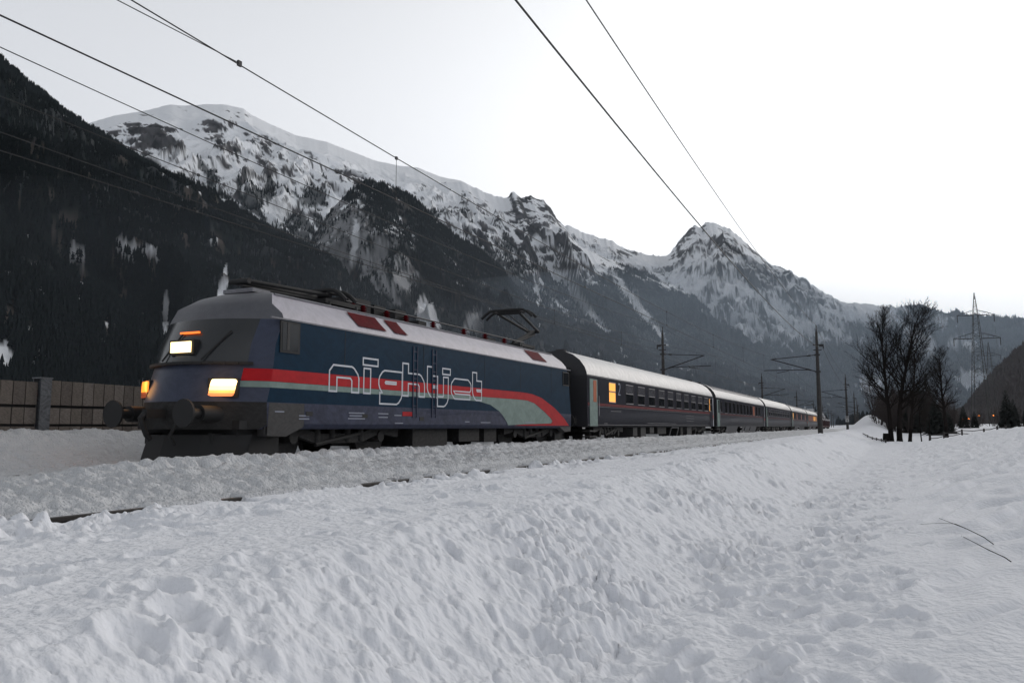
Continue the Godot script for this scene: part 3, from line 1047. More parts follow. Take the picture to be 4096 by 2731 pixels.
func pantograph(parent: Node3D, s: float, knee: Vector2, head: Vector2) -> void:
	# s: foot of the arms; knee and head as (s, y)
	var base := Geo.new()
	base.box(Vector3(0, 3.60, -s), Vector3(1.1, 0.10, 1.3))
	for x in [-0.5, 0.5]:
		for q in [-0.5, 0.5]:
			base.rod(Vector3(x, 3.42, -(s + q)), Vector3(x, 3.60, -(s + q)), 0.07, 8)
	var b := part("pantograph", base, M["black"], parent)
	var g := Geo.new()
	g.rod(Vector3(0, 3.72, -s), Vector3(0, knee.y, -knee.x), 0.085, 8)
	g.rod(Vector3(0.12, 3.66, -(s - 0.25)), Vector3(0.05, knee.y - 0.10, -knee.x), 0.04, 6)
	g.rod(Vector3(-0.25, knee.y, -knee.x), Vector3(0.25, knee.y, -knee.x), 0.06, 8)
	part("lower_arm", g, M["black"], b)
	var u := Geo.new()
	for x in [-1.0, 1.0]:
		u.rod(Vector3(x * 0.2, knee.y, -knee.x), Vector3(x * 0.42, head.y - 0.1, -head.x), 0.048, 6)
	u.rod(Vector3(0.0, knee.y - 0.08, -knee.x), Vector3(0.0, head.y - 0.15, -head.x), 0.018, 6)
	u.rod(Vector3(-0.42, head.y - 0.1, -head.x), Vector3(0.42, head.y - 0.1, -head.x), 0.045, 6)
	part("upper_arm", u, M["black"], b)
	var h := Geo.new()
	for q in [-0.18, 0.18]:
		var pts := PackedVector3Array()
		for k in 13:
			var x := -0.98 + 1.96 * k / 12.0
			pts.append(Vector3(x, head.y - 0.26 * pow(maxf(0.0, absf(x) - 0.55) / 0.43, 1.7), -(head.x + q)))
		h.tube(pts, PackedFloat32Array([0.05]), 6)
	for x in [-0.5, 0.5]:
		h.rod(Vector3(x, head.y - 0.06, -(head.x - 0.2)), Vector3(x, head.y - 0.06, -(head.x + 0.2)), 0.04, 6)
	part("contact_head", h, M["black"], b)


func side_poly(pts: PackedVector2Array, x: float) -> Geo:
	# a flat patch on the side that faces the camera: points are (s, y)
	var g := Geo.new()
	g.smooth = -1
	var ix := Geometry2D.triangulate_polygon(pts)
	for k in range(0, ix.size(), 3):
		var a := pts[ix[k]]
		var b := pts[ix[k + 1]]
		var c := pts[ix[k + 2]]
		if (b - a).cross(c - a) > 0.0:
			var t := b; b = c; c = t
		g.tri(Vector3(x, a.y, -a.x), Vector3(x, b.y, -b.x), Vector3(x, c.y, -c.x))
	return g


func locomotive() -> void:
	var s0 := 9.2
	var o := thing("locomotive", "dark blue electric locomotive with a red stripe, white outlined lettering and lit headlamps", "locomotive", line(FAR_TRACK, 0, s0), 2.0 * BEND * 18.0)
	var long := 19.6
	var ring := [[1.42, 0.72], [1.50, 0.80], [1.50, 1.22], [1.50, 1.50], [1.50, 1.72], [1.50, 1.96], [1.50, 2.3], [1.50, 2.6], [1.50, 2.80], [1.45, 2.93], [1.26, 3.12], [1.0, 3.36], [0.84, 3.43], [0.5, 3.47], [0.0, 3.48]]
	var frac := [0.0, 0.05, 0.12, 0.22, 0.36, 0.55, 0.78, 1.0]
	var bands := [["skirt", 0, 2, "sill_blue"], ["body_side", 2, 8, "navy"], ["roof_slope", 8, 11, "roof_light"], ["roof", 11, 14, "roof_grey"]]
	for band in bands:
		for side in [1.0, -1.0]:
			var g := Geo.new()
			for i in range(band[1], band[2]):
				var row := []
				for e in 2:
					var x: float = ring[i + e][0]
					var y: float = ring[i + e][1]
					var pts := []
					var fs := loco_front(x, y)
					for f in frac: pts.append(Vector3(side * x, y, -lerpf(fs, 4.2, f)))
					for f in range(1, 6): pts.append(Vector3(side * x, y, -lerpf(4.2, long - 4.2, f / 6.0)))
					for f in range(frac.size() - 1, -1, -1): pts.append(Vector3(side * x, y, -(long - lerpf(fs, 4.2, frac[f]))))
					row.append(pts)
				for k in row[0].size() - 1:
					if side > 0: g.quad(row[0][k], row[1][k], row[1][k + 1], row[0][k + 1])
					else: g.quad(row[0][k], row[0][k + 1], row[1][k + 1], row[1][k])
			part(band[0], g, M[band[3]], o)
	# the two ends
	for end in [0, 1]:
		var face := Geo.new()
		var glass := Geo.new()
		var cap := Geo.new()
		var beam := Geo.new()
		var n := 20
		for i in ring.size() - 1:
			for k in n:
				var p := []
				var inside := true
				for q in [[i, k], [i + 1, k], [i + 1, k + 1], [i, k + 1]]:
					var x: float = ring[q[0]][0] * (2.0 * q[1] / n - 1.0)
					var y: float = ring[q[0]][1]
					if absf(x) > 1.24: inside = false
					var s := loco_front(x, y)
					p.append(Vector3(x, y, -(s if end == 0 else long - s)))
				var pick := face
				if i < 2: pick = beam
				elif i >= 8: pick = cap
				elif i >= 5 and inside: pick = glass
				if end == 0: pick.quad(p[0], p[3], p[2], p[1])
				else: pick.quad(p[0], p[1], p[2], p[3])
		part("cab_face", face, M["navy_sky_sheen"], o)
		part("windscreen", glass, M["windscreen"], o)
		part("cab_roof", cap, M["cab_roof"], o)
		part("bumper_beam", beam, M["under"] if end == 0 else M["sill_blue"], o)
		# buffers, hook, snow plough
		var sg := 1.0 if end == 0 else -1.0
		var at := func(s: float) -> float: return -(s if end == 0 else long - s)
		for x in [-0.88, 0.88]:
			var b := Geo.new()
			b.rod(Vector3(x, 1.0, at.call(1.5)), Vector3(x, 1.0, at.call(0.95)), 0.15, 14)
			b.rod(Vector3(x, 1.0, at.call(0.95)), Vector3(x, 1.0, at.call(0.64)), 0.09, 14)
			b.rod(Vector3(x, 1.0, at.call(0.64)), Vector3(x, 1.0, at.call(0.60)), 0.25, 20)
			part("buffer", b, M["black"], o)
		var h := Geo.new()
		h.box(Vector3(0, 1.0, at.call(0.8)), Vector3(0.12, 0.16, 0.5))
		h.tube(PackedVector3Array([Vector3(0, 1.0, at.call(0.56)), Vector3(0, 0.92, at.call(0.48)), Vector3(0, 0.78, at.call(0.54)), Vector3(0, 0.62, at.call(0.62)), Vector3(0, 0.55, at.call(0.7))]), PackedFloat32Array([0.05]), 8)
		h.tube(PackedVector3Array([Vector3(0.35, 0.9, at.call(1.0)), Vector3(0.36, 0.6, at.call(0.8)), Vector3(0.33, 0.45, at.call(0.95))]), PackedFloat32Array([0.03]), 8)
		part("coupling", h, M["black"], o)
		var pl := Geo.new()
		pl.smooth = -1
		var zs := [[-1.32, 1.62], [-0.7, 1.10], [0.0, 0.88], [0.7, 1.10], [1.32, 1.62]]
		for k in 4:
			var a: Array = zs[k]
			var c: Array = zs[k + 1]
			pl.quad(Vector3(a[0], 0.62, at.call(a[1] + 0.15)), Vector3(c[0], 0.62, at.call(c[1] + 0.15)), Vector3(c[0], 0.16, at.call(c[1])), Vector3(a[0], 0.16, at.call(a[1])))
			pl.quad(Vector3(a[0], 0.16, at.call(a[1])), Vector3(c[0], 0.16, at.call(c[1])), Vector3(c[0], 0.14, at.call(c[1] + 0.04)), Vector3(a[0], 0.14, at.call(a[1] + 0.04)))
			pl.quad(Vector3(a[0], 0.14, at.call(a[1] + 0.04)), Vector3(c[0], 0.14, at.call(c[1] + 0.04)), Vector3(c[0], 0.62, at.call(c[1] + 0.19)), Vector3(a[0], 0.62, at.call(a[1] + 0.19)))
		for x in [-0.8, 0.8]:
			pl.box(Vector3(x, 0.55, at.call(1.6)), Vector3(0.1, 0.2, 0.6))
		part("snow_plough", pl, M["black"], o)
		# wide lower corner skirts at the cab
		for x in [-1.0, 1.0]:
			var c := Geo.new()
			c.smooth = -1
			var q := PackedVector2Array([Vector2(1.95, 0.60), Vector2(2.5, 0.58), Vector2(3.05, 0.76), Vector2(1.95, 0.78)])
			for w in q.size():
				var a: Vector2 = q[w]
				var d: Vector2 = q[(w + 1) % q.size()]
				c.quad(Vector3(x * 1.47, a.y, at.call(a.x)), Vector3(x * 1.47, d.y, at.call(d.x)), Vector3(x * 1.30, d.y, at.call(d.x)), Vector3(x * 1.30, a.y, at.call(a.x)))
			c.quad(Vector3(x * 1.47, q[0].y, at.call(q[0].x)), Vector3(x * 1.47, q[1].y, at.call(q[1].x)), Vector3(x * 1.47, q[2].y, at.call(q[2].x)), Vector3(x * 1.47, q[3].y, at.call(q[3].x)))
			part("corner_skirt", c, M["under_box"], o)
		for x in [-0.5, 0.5]:
			var wi := Geo.new()
			wi.bar(Vector3(x, 1.99, at.call(loco_front(x, 1.99) - 0.05)), Vector3(x + 0.35, 2.55, at.call(loco_front(x + 0.35, 2.55) - 0.04)), 0.02, 0.03)
			part("wiper", wi, M["black"], o)
		var fill := Geo.new()
		fill.box(Vector3(0, 0.46, at.call(2.15)), Vector3(2.3, 0.56, 1.1))
		part("cab_underside", fill, M["black"], o)
		var shelf := Geo.new()
		for k in 14:
			var xa := -1.3 + 2.6 * k / 14.0
			var xb := -1.3 + 2.6 * (k + 1) / 14.0
			shelf.bar(Vector3(xa, 1.93, at.call(loco_front(xa, 1.93) - 0.05)), Vector3(xb, 1.93, at.call(loco_front(xb, 1.93) - 0.05)), 0.12, 0.05)
		part("front_step", shelf, M["black"], o)
	# lamps of the leading cab
	for x in [-0.97, 0.97]:
		var turned := Basis(Vector3.UP, 0.48 * signf(x))
		var cc := Vector3(x, 1.47, -loco_front(x, 1.47))
		var out: Vector3 = turned * Vector3(0, 0, 1)
		var hs := Geo.new()
		hs.box(cc - out * 0.02, Vector3(0.54, 0.35, 0.12), turned)
		var hl := part("headlight", hs, M["black"], o)
		for e in [["lamp", 0.035, 0.155, "headlamp" if x > 0 else "far_headlamp"], ["lamp", -0.045, 0.032, "headlamp_warm" if x > 0 else "far_headlamp"], ["lower_lamp", -0.10, -0.048, "lamp_low" if x > 0 else "dim_window"], ["lower_lamp", -0.155, -0.103, "lamp_dim" if x > 0 else "dim_window"]]:
			var lens := Geo.new()
			lens.smooth = -1
			var q := PackedVector2Array()
			for c in [[-0.23, e[1], 180], [0.23, e[1], 270], [0.23, e[2], 0], [-0.23, e[2], 90]]:
				var r := 0.045 if (c[1] > 0.15 or c[1] < -0.15) else 0.006
				for k in 4:
					var ang := deg_to_rad(c[2] + k * 30.0)
					q.append(Vector2(c[0] - signf(c[0]) * r + cos(ang) * r + c[1] * 0.16, c[1] - (r if c[2] in [0, 90] else -r) + sin(ang) * r))
			var ix := Geometry2D.triangulate_polygon(q)
			for k in range(0, ix.size(), 3):
				var w := []
				for m in 3: w.append(cc + turned * Vector3(q[ix[k + m]].x, q[ix[k + m]].y, 0.066))
				lens.tri(w[0], w[2], w[1])
			for k in q.size():
				var p0 := q[k]
				var p1 := q[(k + 1) % q.size()]
				lens.quad(cc + turned * Vector3(p0.x, p0.y, 0.066), cc + turned * Vector3(p1.x, p1.y, 0.066), cc + turned * Vector3(p1.x, p1.y, 0.03), cc + turned * Vector3(p0.x, p0.y, 0.03))
			part(e[0], lens, M[e[3]], hl)
		var li := OmniLight3D.new()
		li.name = "headlight_glow" if x < 0 else "headlight_glow_001"
		li.light_color = Color(1.0, 0.70, 0.36)
		li.light_energy = 0.12
		li.light_size = 0.2
		li.omni_range = 60.0
		li.omni_attenuation = 2.0
		li.shadow_enabled = true
		li.position = o.transform * (cc + out * 0.16 + Vector3(0, 0.08, 0))
		add_child(li)
	var th := Geo.new()
	th.box(Vector3(0, 2.24, -loco_front(0, 2.24)), Vector3(0.62, 0.28, 0.14))
	var tl := part("headlight", th, M["black"], o)
	var tg := Geo.new()
	tg.box(Vector3(0, 2.24, -(loco_front(0, 2.24) - 0.085)), Vector3(0.50, 0.20, 0.03))
	part("lamp", tg, M["headlamp"], tl)
	var mk := Geo.new()
	mk.box(Vector3(0, 2.53, -(loco_front(0, 2.53) - 0.03)), Vector3(0.48, 0.035, 0.04))
	part("destination_light", mk, M["marker"], o)
	# livery on the side that faces the camera
	var sx := 1.504
	var f := func(q: Array) -> PackedVector2Array:
		var out := PackedVector2Array()
		for e in q: out.append(Vector2(e[0] - s0, e[1]))
		return out
	part("red_stripe", side_poly(f.call([[11.30, 1.84], [14.0, 1.85], [20.0, 1.85], [22.6, 1.845], [23.3, 1.82], [24.1, 1.72], [25.2, 1.42], [26.1, 1.08], [26.62, 0.80], [21.9, 0.80], [22.6, 0.835], [24.9, 0.87], [25.05, 0.95], [24.9, 1.05], [24.3, 1.28], [23.5, 1.53], [22.9, 1.605], [22.2, 1.615], [14.0, 1.61], [11.30, 1.61]]), sx), M["red"], o)
	part("mint_stripe", side_poly(f.call([[11.30, 1.604], [14.0, 1.604], [22.2, 1.609], [22.9, 1.599], [23.48, 1.524], [24.28, 1.274], [24.88, 1.046], [25.03, 0.95], [24.89, 0.876], [22.6, 0.842], [21.5, 0.81], [21.42, 0.90], [21.15, 1.09], [20.9, 1.22], [20.3, 1.40], [19.6, 1.475], [18.6, 1.493], [11.30, 1.493]]), sx), M["mint"], o)
	for e in [["red_stripe", 1.61, 1.84, "red"], ["mint_stripe", 1.493, 1.604, "mint"]]:
		var wrap := Geo.new()
		var lo_x := 1.17 if e[0] == "red_stripe" else 1.13
		for q in 10:
			var w := []
			for c in [[q, e[1]], [q, e[2]], [q + 1, e[2]], [q + 1, e[1]]]:
				var wx: float = lerpf(1.5, lo_x, pow(c[0] / 10.0, 1.4))
				w.append(Vector3(wx + 0.004, c[1], -(loco_front(wx, c[1]) - 0.006)))
			wrap.quad(w[0], w[3], w[2], w[1])
			if q == 0:
				var back := Vector3(1.504, 0, -(11.30 - s0))
				wrap.quad(Vector3(1.504, e[1], w[0].z), Vector3(1.504, e[2], w[1].z), back + Vector3(0, e[2], 0), back + Vector3(0, e[1], 0))
		part(e[0], wrap, M[e[3]], o)
	for e in [13.45, 16.62, 19.95, 22.4, 24.95]:
		var g := Geo.new()
		g.box(Vector3(1.5005, 2.35, -(e - s0)), Vector3(0.008, 0.86, 0.014))
		part("panel_joint", g, M["black"], o)
	# lower grey band rising towards the rear, beside the mint sweep
	part("cab_lower_panel", side_poly(f.call([[11.18, 0.60], [11.7, 0.58], [12.2, 0.78], [12.2, 1.21], [11.22, 1.21]]), sx), M["under_box"], o)
	part("sill_band", side_poly(f.call([[12.21, 0.82], [21.40, 0.82], [21.3, 0.95], [20.9, 1.10], [19.0, 1.12], [17.5, 1.05], [16.0, 1.20], [12.21, 1.20]]), sx), M["sill_blue"], o)
	# cab side window, doors, marks
	for e in [[11.45, 12.0, 2.17, 2.78, "glass"], [26.0, 26.62, 2.22, 2.72, "glass"]]:
		var w := Geo.new()
		var c := Vector3(1.506, (e[2] + e[3]) * 0.5, -((e[0] + e[1]) * 0.5 - s0))
		w.box(c, Vector3(0.03, e[3] - e[2], e[1] - e[0]))
		var win := part("side_window", w, M["black"], o)
		var pn := Geo.new()
		pn.box(c + Vector3(0.012, 0, 0.0), Vector3(0.014, e[3] - e[2] - 0.08, e[1] - e[0] - 0.10))
		part("pane", pn, M["glass"], win)
	var dv := Geo.new()
	dv.box(Vector3(1.51, 2.49, -(11.66 - s0)), Vector3(0.045, 0.53, 0.07))
	part("window_post", dv, M["under_box"], o)
	for e in [16.22, 17.12]:
		var g := Geo.new()
		for q in [-0.09, 0.09]:
			g.box(Vector3(1.512, 1.85, -(e + q - s0)), Vector3(0.02, 1.72, 0.03))
		for q in 8:
			g.box(Vector3(1.508, 1.05 + q * 0.22, -(e - s0)), Vector3(0.012, 0.03, 0.16))
		part("side_ladder", g, M["sill_blue"], o)
	for e in [[13.9, 1.06, 0.55], [13.9, 1.0, 0.5], [13.9, 0.94, 0.6], [14.9, 1.06, 0.4], [14.9, 0.98, 0.36], [12.2, 0.98, 0.30], [12.2, 0.92, 0.30], [15.5, 1.03, 0.3], [15.55, 0.85, 0.34], [18.9, 0.90, 0.25], [20.0, 0.885, 0.6], [23.1, 0.90, 0.7], [11.5, 1.05, 0.25]]:
		var g := Geo.new()
		g.box(Vector3(1.507, e[1], -(e[0] - s0)), Vector3(0.006, 0.026, e[2]))
		part("inscription", g, M["soft_white"], o)
	var rb := Geo.new()
	rb.box(Vector3(1.508, 1.07, -(15.9 - s0)), Vector3(0.008, 0.10, 0.42))
	part("red_plate", rb, M["red"], o)
	for e in [[16.55, 0.96], [14.2, 1.0], [12.35, 1.02]]:
		var g := Geo.new()
		g.box(Vector3(1.508, e[1], -(e[0] - s0)), Vector3(0.01, 0.09, 0.2))
		part("socket_hatch", g, M["black"], o)
	# dark red panels on the slope of the roof
	for e in [[14.0, 15.08], [15.42, 15.98], [23.55, 24.75]]:
		var g := Geo.new()
		g.smooth = -1
		var lo := Vector2(1.442, 2.956)
		var hi := Vector2(1.09, 3.30)
		var nn := Vector2(0.70, 0.72) * 0.012
		var md := Vector2(1.26, 3.12) + nn
		lo += nn
		hi += nn
		for q in [[lo, md], [md, hi]]:
			var a: Vector2 = q[0]
			var b: Vector2 = q[1]
			g.quad(Vector3(a.x, a.y, -(e[0] - s0)), Vector3(b.x, b.y, -(e[0] - s0)), Vector3(b.x, b.y, -(e[1] - s0)), Vector3(a.x, a.y, -(e[1] - s0)))
		part("roof_panel", g, M["dark_red"], o)
	var gut := Geo.new()
	gut.bar(Vector3(1.50, 2.815, -2.0), Vector3(1.50, 2.815, -(long - 2.0)), 0.03, 0.03)
	gut.bar(Vector3(1.01, 3.375, -2.6), Vector3(1.01, 3.375, -(long - 2.6)), 0.04, 0.03)
	part("gutter", gut, M["roof_grey"], o)
	lettering(o, s0, sx + 0.003)
	# roof gear
	pantograph(o, 14.6 - s0, Vector2(11.9 - s0, 3.72), Vector2(14.3 - s0, 3.86))
	pantograph(o, 25.1 - s0, Vector2(26.86 - s0, 4.32), Vector2(24.7 - s0, 4.83))
	for e in [[15.5, 0.9, 0.40], [16.35, 0.5, 0.34], [17.3, 0.5, 0.36], [18.4, 0.4, 0.2], [22.6, 0.7, 0.16]]:
		var g := Geo.new()
		g.box(Vector3(-0.1, 3.47 + e[2] * 0.5, -(e[0] - s0)), Vector3(0.9, e[2], e[1]))
		part("roof_box", g, M["black"], o)
	for e in [15.1, 15.5, 16.5, 17.4, 18.8, 20.6, 22.0, 23.4]:
		var g := Geo.new()
		g.rod(Vector3(0.45, 3.46, -(e - s0)), Vector3(0.45, 3.70, -(e - s0)), 0.05, 8)
		for q in 3:
			g.rod(Vector3(0.45, 3.51 + q * 0.06, -(e - s0)), Vector3(0.45, 3.53 + q * 0.06, -(e - s0)), 0.09, 10)
		part("insulator", g, M["dark_red"], o)
	var bus := Geo.new()
	bus.rod(Vector3(0.45, 3.71, -(14.8 - s0)), Vector3(0.45, 3.71, -(25.0 - s0)), 0.022, 6)
	part("roof_cable", bus, M["dark_metal"], o)
	var horn := Geo.new()
	horn.box(Vector3(0, 3.52, -2.9), Vector3(0.8, 0.08, 0.5))
	part("roof_box", horn, M["roof_grey"], o)
	# running gear and the floor between the bogies
	bogie(o, 4.6, 3.0, 0.55)
	bogie(o, long - 4.6, 3.0, 0.55)
	var fl := Geo.new()
	fl.box(Vector3(0, 0.80, -long * 0.5), Vector3(2.6, 0.16, long - 3.0))
	part("underframe", fl, M["black"], o)
	for e in [[8.2, 1.7, 0.45], [10.3, 1.2, 0.36], [11.6, 0.8, 0.40]]:
		var g := Geo.new()
		g.box(Vector3(0.0, 0.72 - e[2] * 0.5, -e[0]), Vector3(2.5, e[2], e[1]))
		part("equipment_box", g, M["under"], o)


func lettering(o: Node3D, s0: float, x: float) -> void:
	# rounded block letters drawn as white outlines: strokes given as centre lines (s, y)
	var w := 0.25
	var b := 1.50 + w * 0.5
	var m := 2.045 - w * 0.5
	var t := 2.27
	var d := 1.285 + w * 0.5
	var glyphs := [
		[[[13.07, 1.50], [13.07, m], [13.70, m], [13.83, m - 0.12], [13.83, 1.50]]],
		[[[14.26, 1.50], [14.26, 2.045]]],
		[[[14.10, 2.195], [14.66, 2.195]]],
		[[[15.53, m], [14.93, m], [14.83, m - 0.1], [14.83, b + 0.1], [14.93, b], [15.53, b]], [[15.53, 2.045], [15.53, d + 0.1], [15.43, d], [14.75, d]]],
		[[[15.80, t], [15.80, 1.50]], [[15.80, m], [16.42, m], [16.54, m - 0.12], [16.54, 1.50]]],
		[[[16.92, t], [16.92, b + 0.1], [17.02, b], [17.30, b]], [[16.8, m], [17.30, m]]],
		[[[17.72, 2.045], [17.72, d + 0.08], [17.62, d], [17.30, d]]],
		[[[17.55, 2.195], [17.95, 2.195]]],
		[[[19.05, 1.57], [18.20, 1.57], [18.07, 1.68], [18.07, 1.87], [18.20, 1.975], [18.92, 1.975], [19.04, 1.90], [19.04, 1.775], [18.07, 1.775]]],
		[[[19.32, t], [19.32, b + 0.1], [19.42, b], [19.74, b]], [[19.2, m], [19.74, m]]],
	]
	for g in glyphs:
		var polys: Array = []
		for stroke in g:
			var pts := PackedVector2Array()
			for e in stroke: pts.append(Vector2(e[0] - s0, e[1]))
			var ww := 0.15 if stroke.size() == 2 and stroke[0][1] == stroke[1][1] and stroke[0][1] > 2.1 else w
			if stroke.size() == 9: ww = 0.13   # the thin strokes of the e
			for q in Geometry2D.offset_polyline(pts, ww * 0.5, Geometry2D.JOIN_ROUND, Geometry2D.END_BUTT):
				polys.append(q)
		var at := 0
		while at < polys.size():
			var merged := false
			for k in range(at + 1, polys.size()):
				var u := Geometry2D.merge_polygons(polys[at], polys[k])
				var outer := 0
				for q in u:
					if not Geometry2D.is_polygon_clockwise(q): outer += 1
				if outer == 1 and u.size() >= 1:
					polys.remove_at(k)
					polys.remove_at(at)
					for q in u: polys.insert(at, q)
					merged = u.size() == 1
					break
			if not merged: at += 1
		var geo := Geo.new()
		geo.smooth = -1
		for q in polys:
			var n: int = q.size()
			var r := 0.019
			for k in n:
				var p0: Vector2 = q[(k + n - 1) % n]
				var p1: Vector2 = q[k]
				var p2: Vector2 = q[(k + 1) % n]
				var p3: Vector2 = q[(k + 2) % n]
				var n1 := mitre(p0, p1, p2) * r
				var n2 := mitre(p1, p2, p3) * r
				var c := [p1 + n1, p1 - n1, p2 - n2, p2 + n2]
				geo.quad(Vector3(x, c[0].y, -c[0].x), Vector3(x, c[1].y, -c[1].x), Vector3(x, c[2].y, -c[2].x), Vector3(x, c[3].y, -c[3].x))
		part("letter", geo, M["white_paint"], o)


func mitre(a: Vector2, b: Vector2, c: Vector2) -> Vector2:
	var u := (b - a).normalized().orthogonal()
	var v := (c - b).normalized().orthogonal()
	var m := (u + v).normalized()
	return m / maxf(0.5, m.dot(u))


# ------------------------------------------------------------------ coaches
const COACH_RING := [[1.36, 0.78], [1.41, 0.83], [1.41, 1.6], [1.41, 2.76], [1.38, 2.90], [1.28, 3.12], [1.05, 3.40], [0.75, 3.62], [0.4, 3.76], [0.0, 3.81]]


func coach(k: Dictionary) -> Node3D:
	var s0: float = k.s
	var long := 26.1
	var o := thing("passenger_coach", k.label, "railway coach", line(FAR_TRACK, 0, s0), 2.0 * BEND * (s0 + 13.0), "coaches of the night train")
	for band in [["body_side", 0, 3, "coach_side"], ["roof", 3, 9, "coach_roof"]]:
		for side in [1.0, -1.0]:
			var g := Geo.new()
			for i in range(band[1], band[2]):
				var r := []
				for e in 2:
					var x: float = COACH_RING[i + e][0]
					var y: float = COACH_RING[i + e][1]
					var tuck: float = maxf(0.0, y - 2.76) * 0.25
					r.append([Vector3(side * x, y, -(0.35 + tuck)), Vector3(side * x, y, -long * 0.33), Vector3(side * x, y, -long * 0.66), Vector3(side * x, y, -(long - 0.35 - tuck))])
				for q in 3:
					if side > 0: g.quad(r[0][q], r[1][q], r[1][q + 1], r[0][q + 1])
					else: g.quad(r[0][q], r[0][q + 1], r[1][q + 1], r[1][q])
			part(band[0], g, M[band[3]], o)
	for end in [0, 1]:
		var g := Geo.new()
		g.smooth = -1
		for i in COACH_RING.size() - 1:
			var p := []
			for e in [[i, -1.0], [i + 1, -1.0], [i + 1, 1.0], [i, 1.0]]:
				var y: float = COACH_RING[e[0]][1]
				var s := 0.35 + maxf(0.0, y - 2.76) * 0.25
				p.append(Vector3(COACH_RING[e[0]][0] * e[1], y, -(s if end == 0 else long - s)))
			if end == 0: g.quad(p[0], p[1], p[2], p[3])
			else: g.quad(p[0], p[3], p[2], p[1])
		part("end_wall", g, M["coach_end"], o)
		var at := func(s: float) -> float: return -(s if end == 0 else long - s)
		var b := Geo.new()
		for k2 in 5:
			b.box(Vector3(0, 1.95, at.call(0.30 - k2 * 0.10)), Vector3(1.45 if k2 % 2 == 0 else 1.32, 2.25, 0.06))
		part("gangway", b, M["black"], o)
		for x in [-0.88, 0.88]:
			var u := Geo.new()
			u.rod(Vector3(x, 1.0, at.call(0.4)), Vector3(x, 1.0, at.call(-0.16)), 0.10, 10)
			u.box(Vector3(x, 1.0, at.call(-0.19)), Vector3(0.5, 0.34, 0.05))
			part("buffer", u, M["black"], o)
	var sx := 1.413
	var st := Geo.new()
	st.box(Vector3(sx, 1.66, -long * 0.5), Vector3(0.006, k.get("stripe", 0.11), long - 0.8))
	part("red_stripe", st, M["dull_red"], o)
	var ln := Geo.new()
	ln.box(Vector3(sx, 1.57, -long * 0.5), Vector3(0.006, 0.02, long - 0.8))
	ln.box(Vector3(1.415, 2.79, -long * 0.5), Vector3(0.03, 0.03, long - 0.8))
	ln.box(Vector3(1.40, 0.84, -long * 0.5), Vector3(0.03, 0.03, long - 0.8))
	part("body_trim", ln, M["skirt_grey"], o)
	# doors at both ends
	for d in [[0.6, "mint"], [long - 1.55, k.get("rear_door", "coach_side")]]:
		var g := Geo.new()
		g.box(Vector3(1.415, 1.72, -(d[0] + 0.48)), Vector3(0.02, 1.86, 0.92))
		var dr := part("door", g, M[d[1]], o)
		var w := Geo.new()
		w.box(Vector3(1.428, 2.18, -(d[0] + 0.62)), Vector3(0.008, 0.86, 0.36))
		part("door_window", w, M["dim_window"] if d[0] < 2.0 and k.get("warm_door", false) else M["glass"], dr)
		var h := Geo.new()
		h.rod(Vector3(1.46, 1.2, -(d[0] + 1.02)), Vector3(1.46, 2.0, -(d[0] + 1.02)), 0.018, 6)
		part("handrail", h, M["trim"], dr)
		var step := Geo.new()
		step.box(Vector3(1.25, 0.60, -(d[0] + 0.48)), Vector3(0.30, 0.05, 0.9))
		step.box(Vector3(1.25, 0.38, -(d[0] + 0.48)), Vector3(0.30, 0.05, 0.9))
		part("step", step, M["under_box"], dr)
	for w in k.windows:
		# [s, width, y0, y1, divider or 0, kind]
		var g := Geo.new()
		var cy: float = (w[2] + w[3]) * 0.5
		var hh: float = w[3] - w[2]
		g.box(Vector3(1.41, cy, -w[0]), Vector3(0.014, hh, w[1]))
		var fr := part("window", g, M["black"], o)
		var halves := [[w[2], w[3]]]
		if w[4] > 0.0: halves = [[w[2], w[4]], [w[4], w[3]]]
		for h in halves.size():
			var pn := Geo.new()
			var a: float = halves[h][0] + 0.03
			var b: float = halves[h][1] - 0.03
			pn.box(Vector3(1.418, (a + b) * 0.5, -w[0]), Vector3(0.006, b - a, w[1] - 0.10))
			var mm := "glass"
			if w[5] == "lit": mm = "lit_window"
			elif w[5] == "dim": mm = "dim_window"
			elif h == 1: mm = "sky_sheen_pane"
			part("pane", pn, M[mm], fr)
		if w[4] > 0.0:
			var br := Geo.new()
			for y in [w[2] + 0.01, w[4], w[3] - 0.02]:
				br.box(Vector3(1.424, y, -w[0]), Vector3(0.02, 0.035, w[1] - 0.06))
			part("window_bar", br, M["trim"], fr)
		else:
			var br := Geo.new()
			br.box(Vector3(1.424, w[2] + 0.01, -w[0]), Vector3(0.02, 0.03, w[1] - 0.04))
			part("window_bar", br, M["trim"], fr)
	for e in k.get("marks", []):
		var g := Geo.new()
		g.box(Vector3(1.415, e[1], -e[0]), Vector3(0.006, 0.03, e[2]))
		part("inscription", g, M["skirt_grey"], o)
	if k.get("number", false):
		var tm := TextMesh.new()
		var sf := SystemFont.new()
		sf.font_names = PackedStringArray(["Droid Sans"])
		tm.font = sf
		tm.text = "2"
		tm.font_size = 64
		tm.pixel_size = 0.0115
		tm.depth = 0.01
		var q := put("class_number", tm, M["soft_white"], o)
		q.position = Vector3(1.418, 2.38, -4.5)
		q.rotation.y = PI / 2
	if k.get("pillar", true):
		var g := Geo.new()
		g.box(Vector3(1.40, 1.75, -(long - 0.40)), Vector3(0.04, 1.9, 0.16))
		part("end_pillar", g, M["white_paint"], o)
		var rf := Geo.new()
		rf.box(Vector3(1.425, 1.45, -(long - 0.40)), Vector3(0.01, 0.16, 0.14))
		part("tail_lamp", rf, M["reflector"], o)
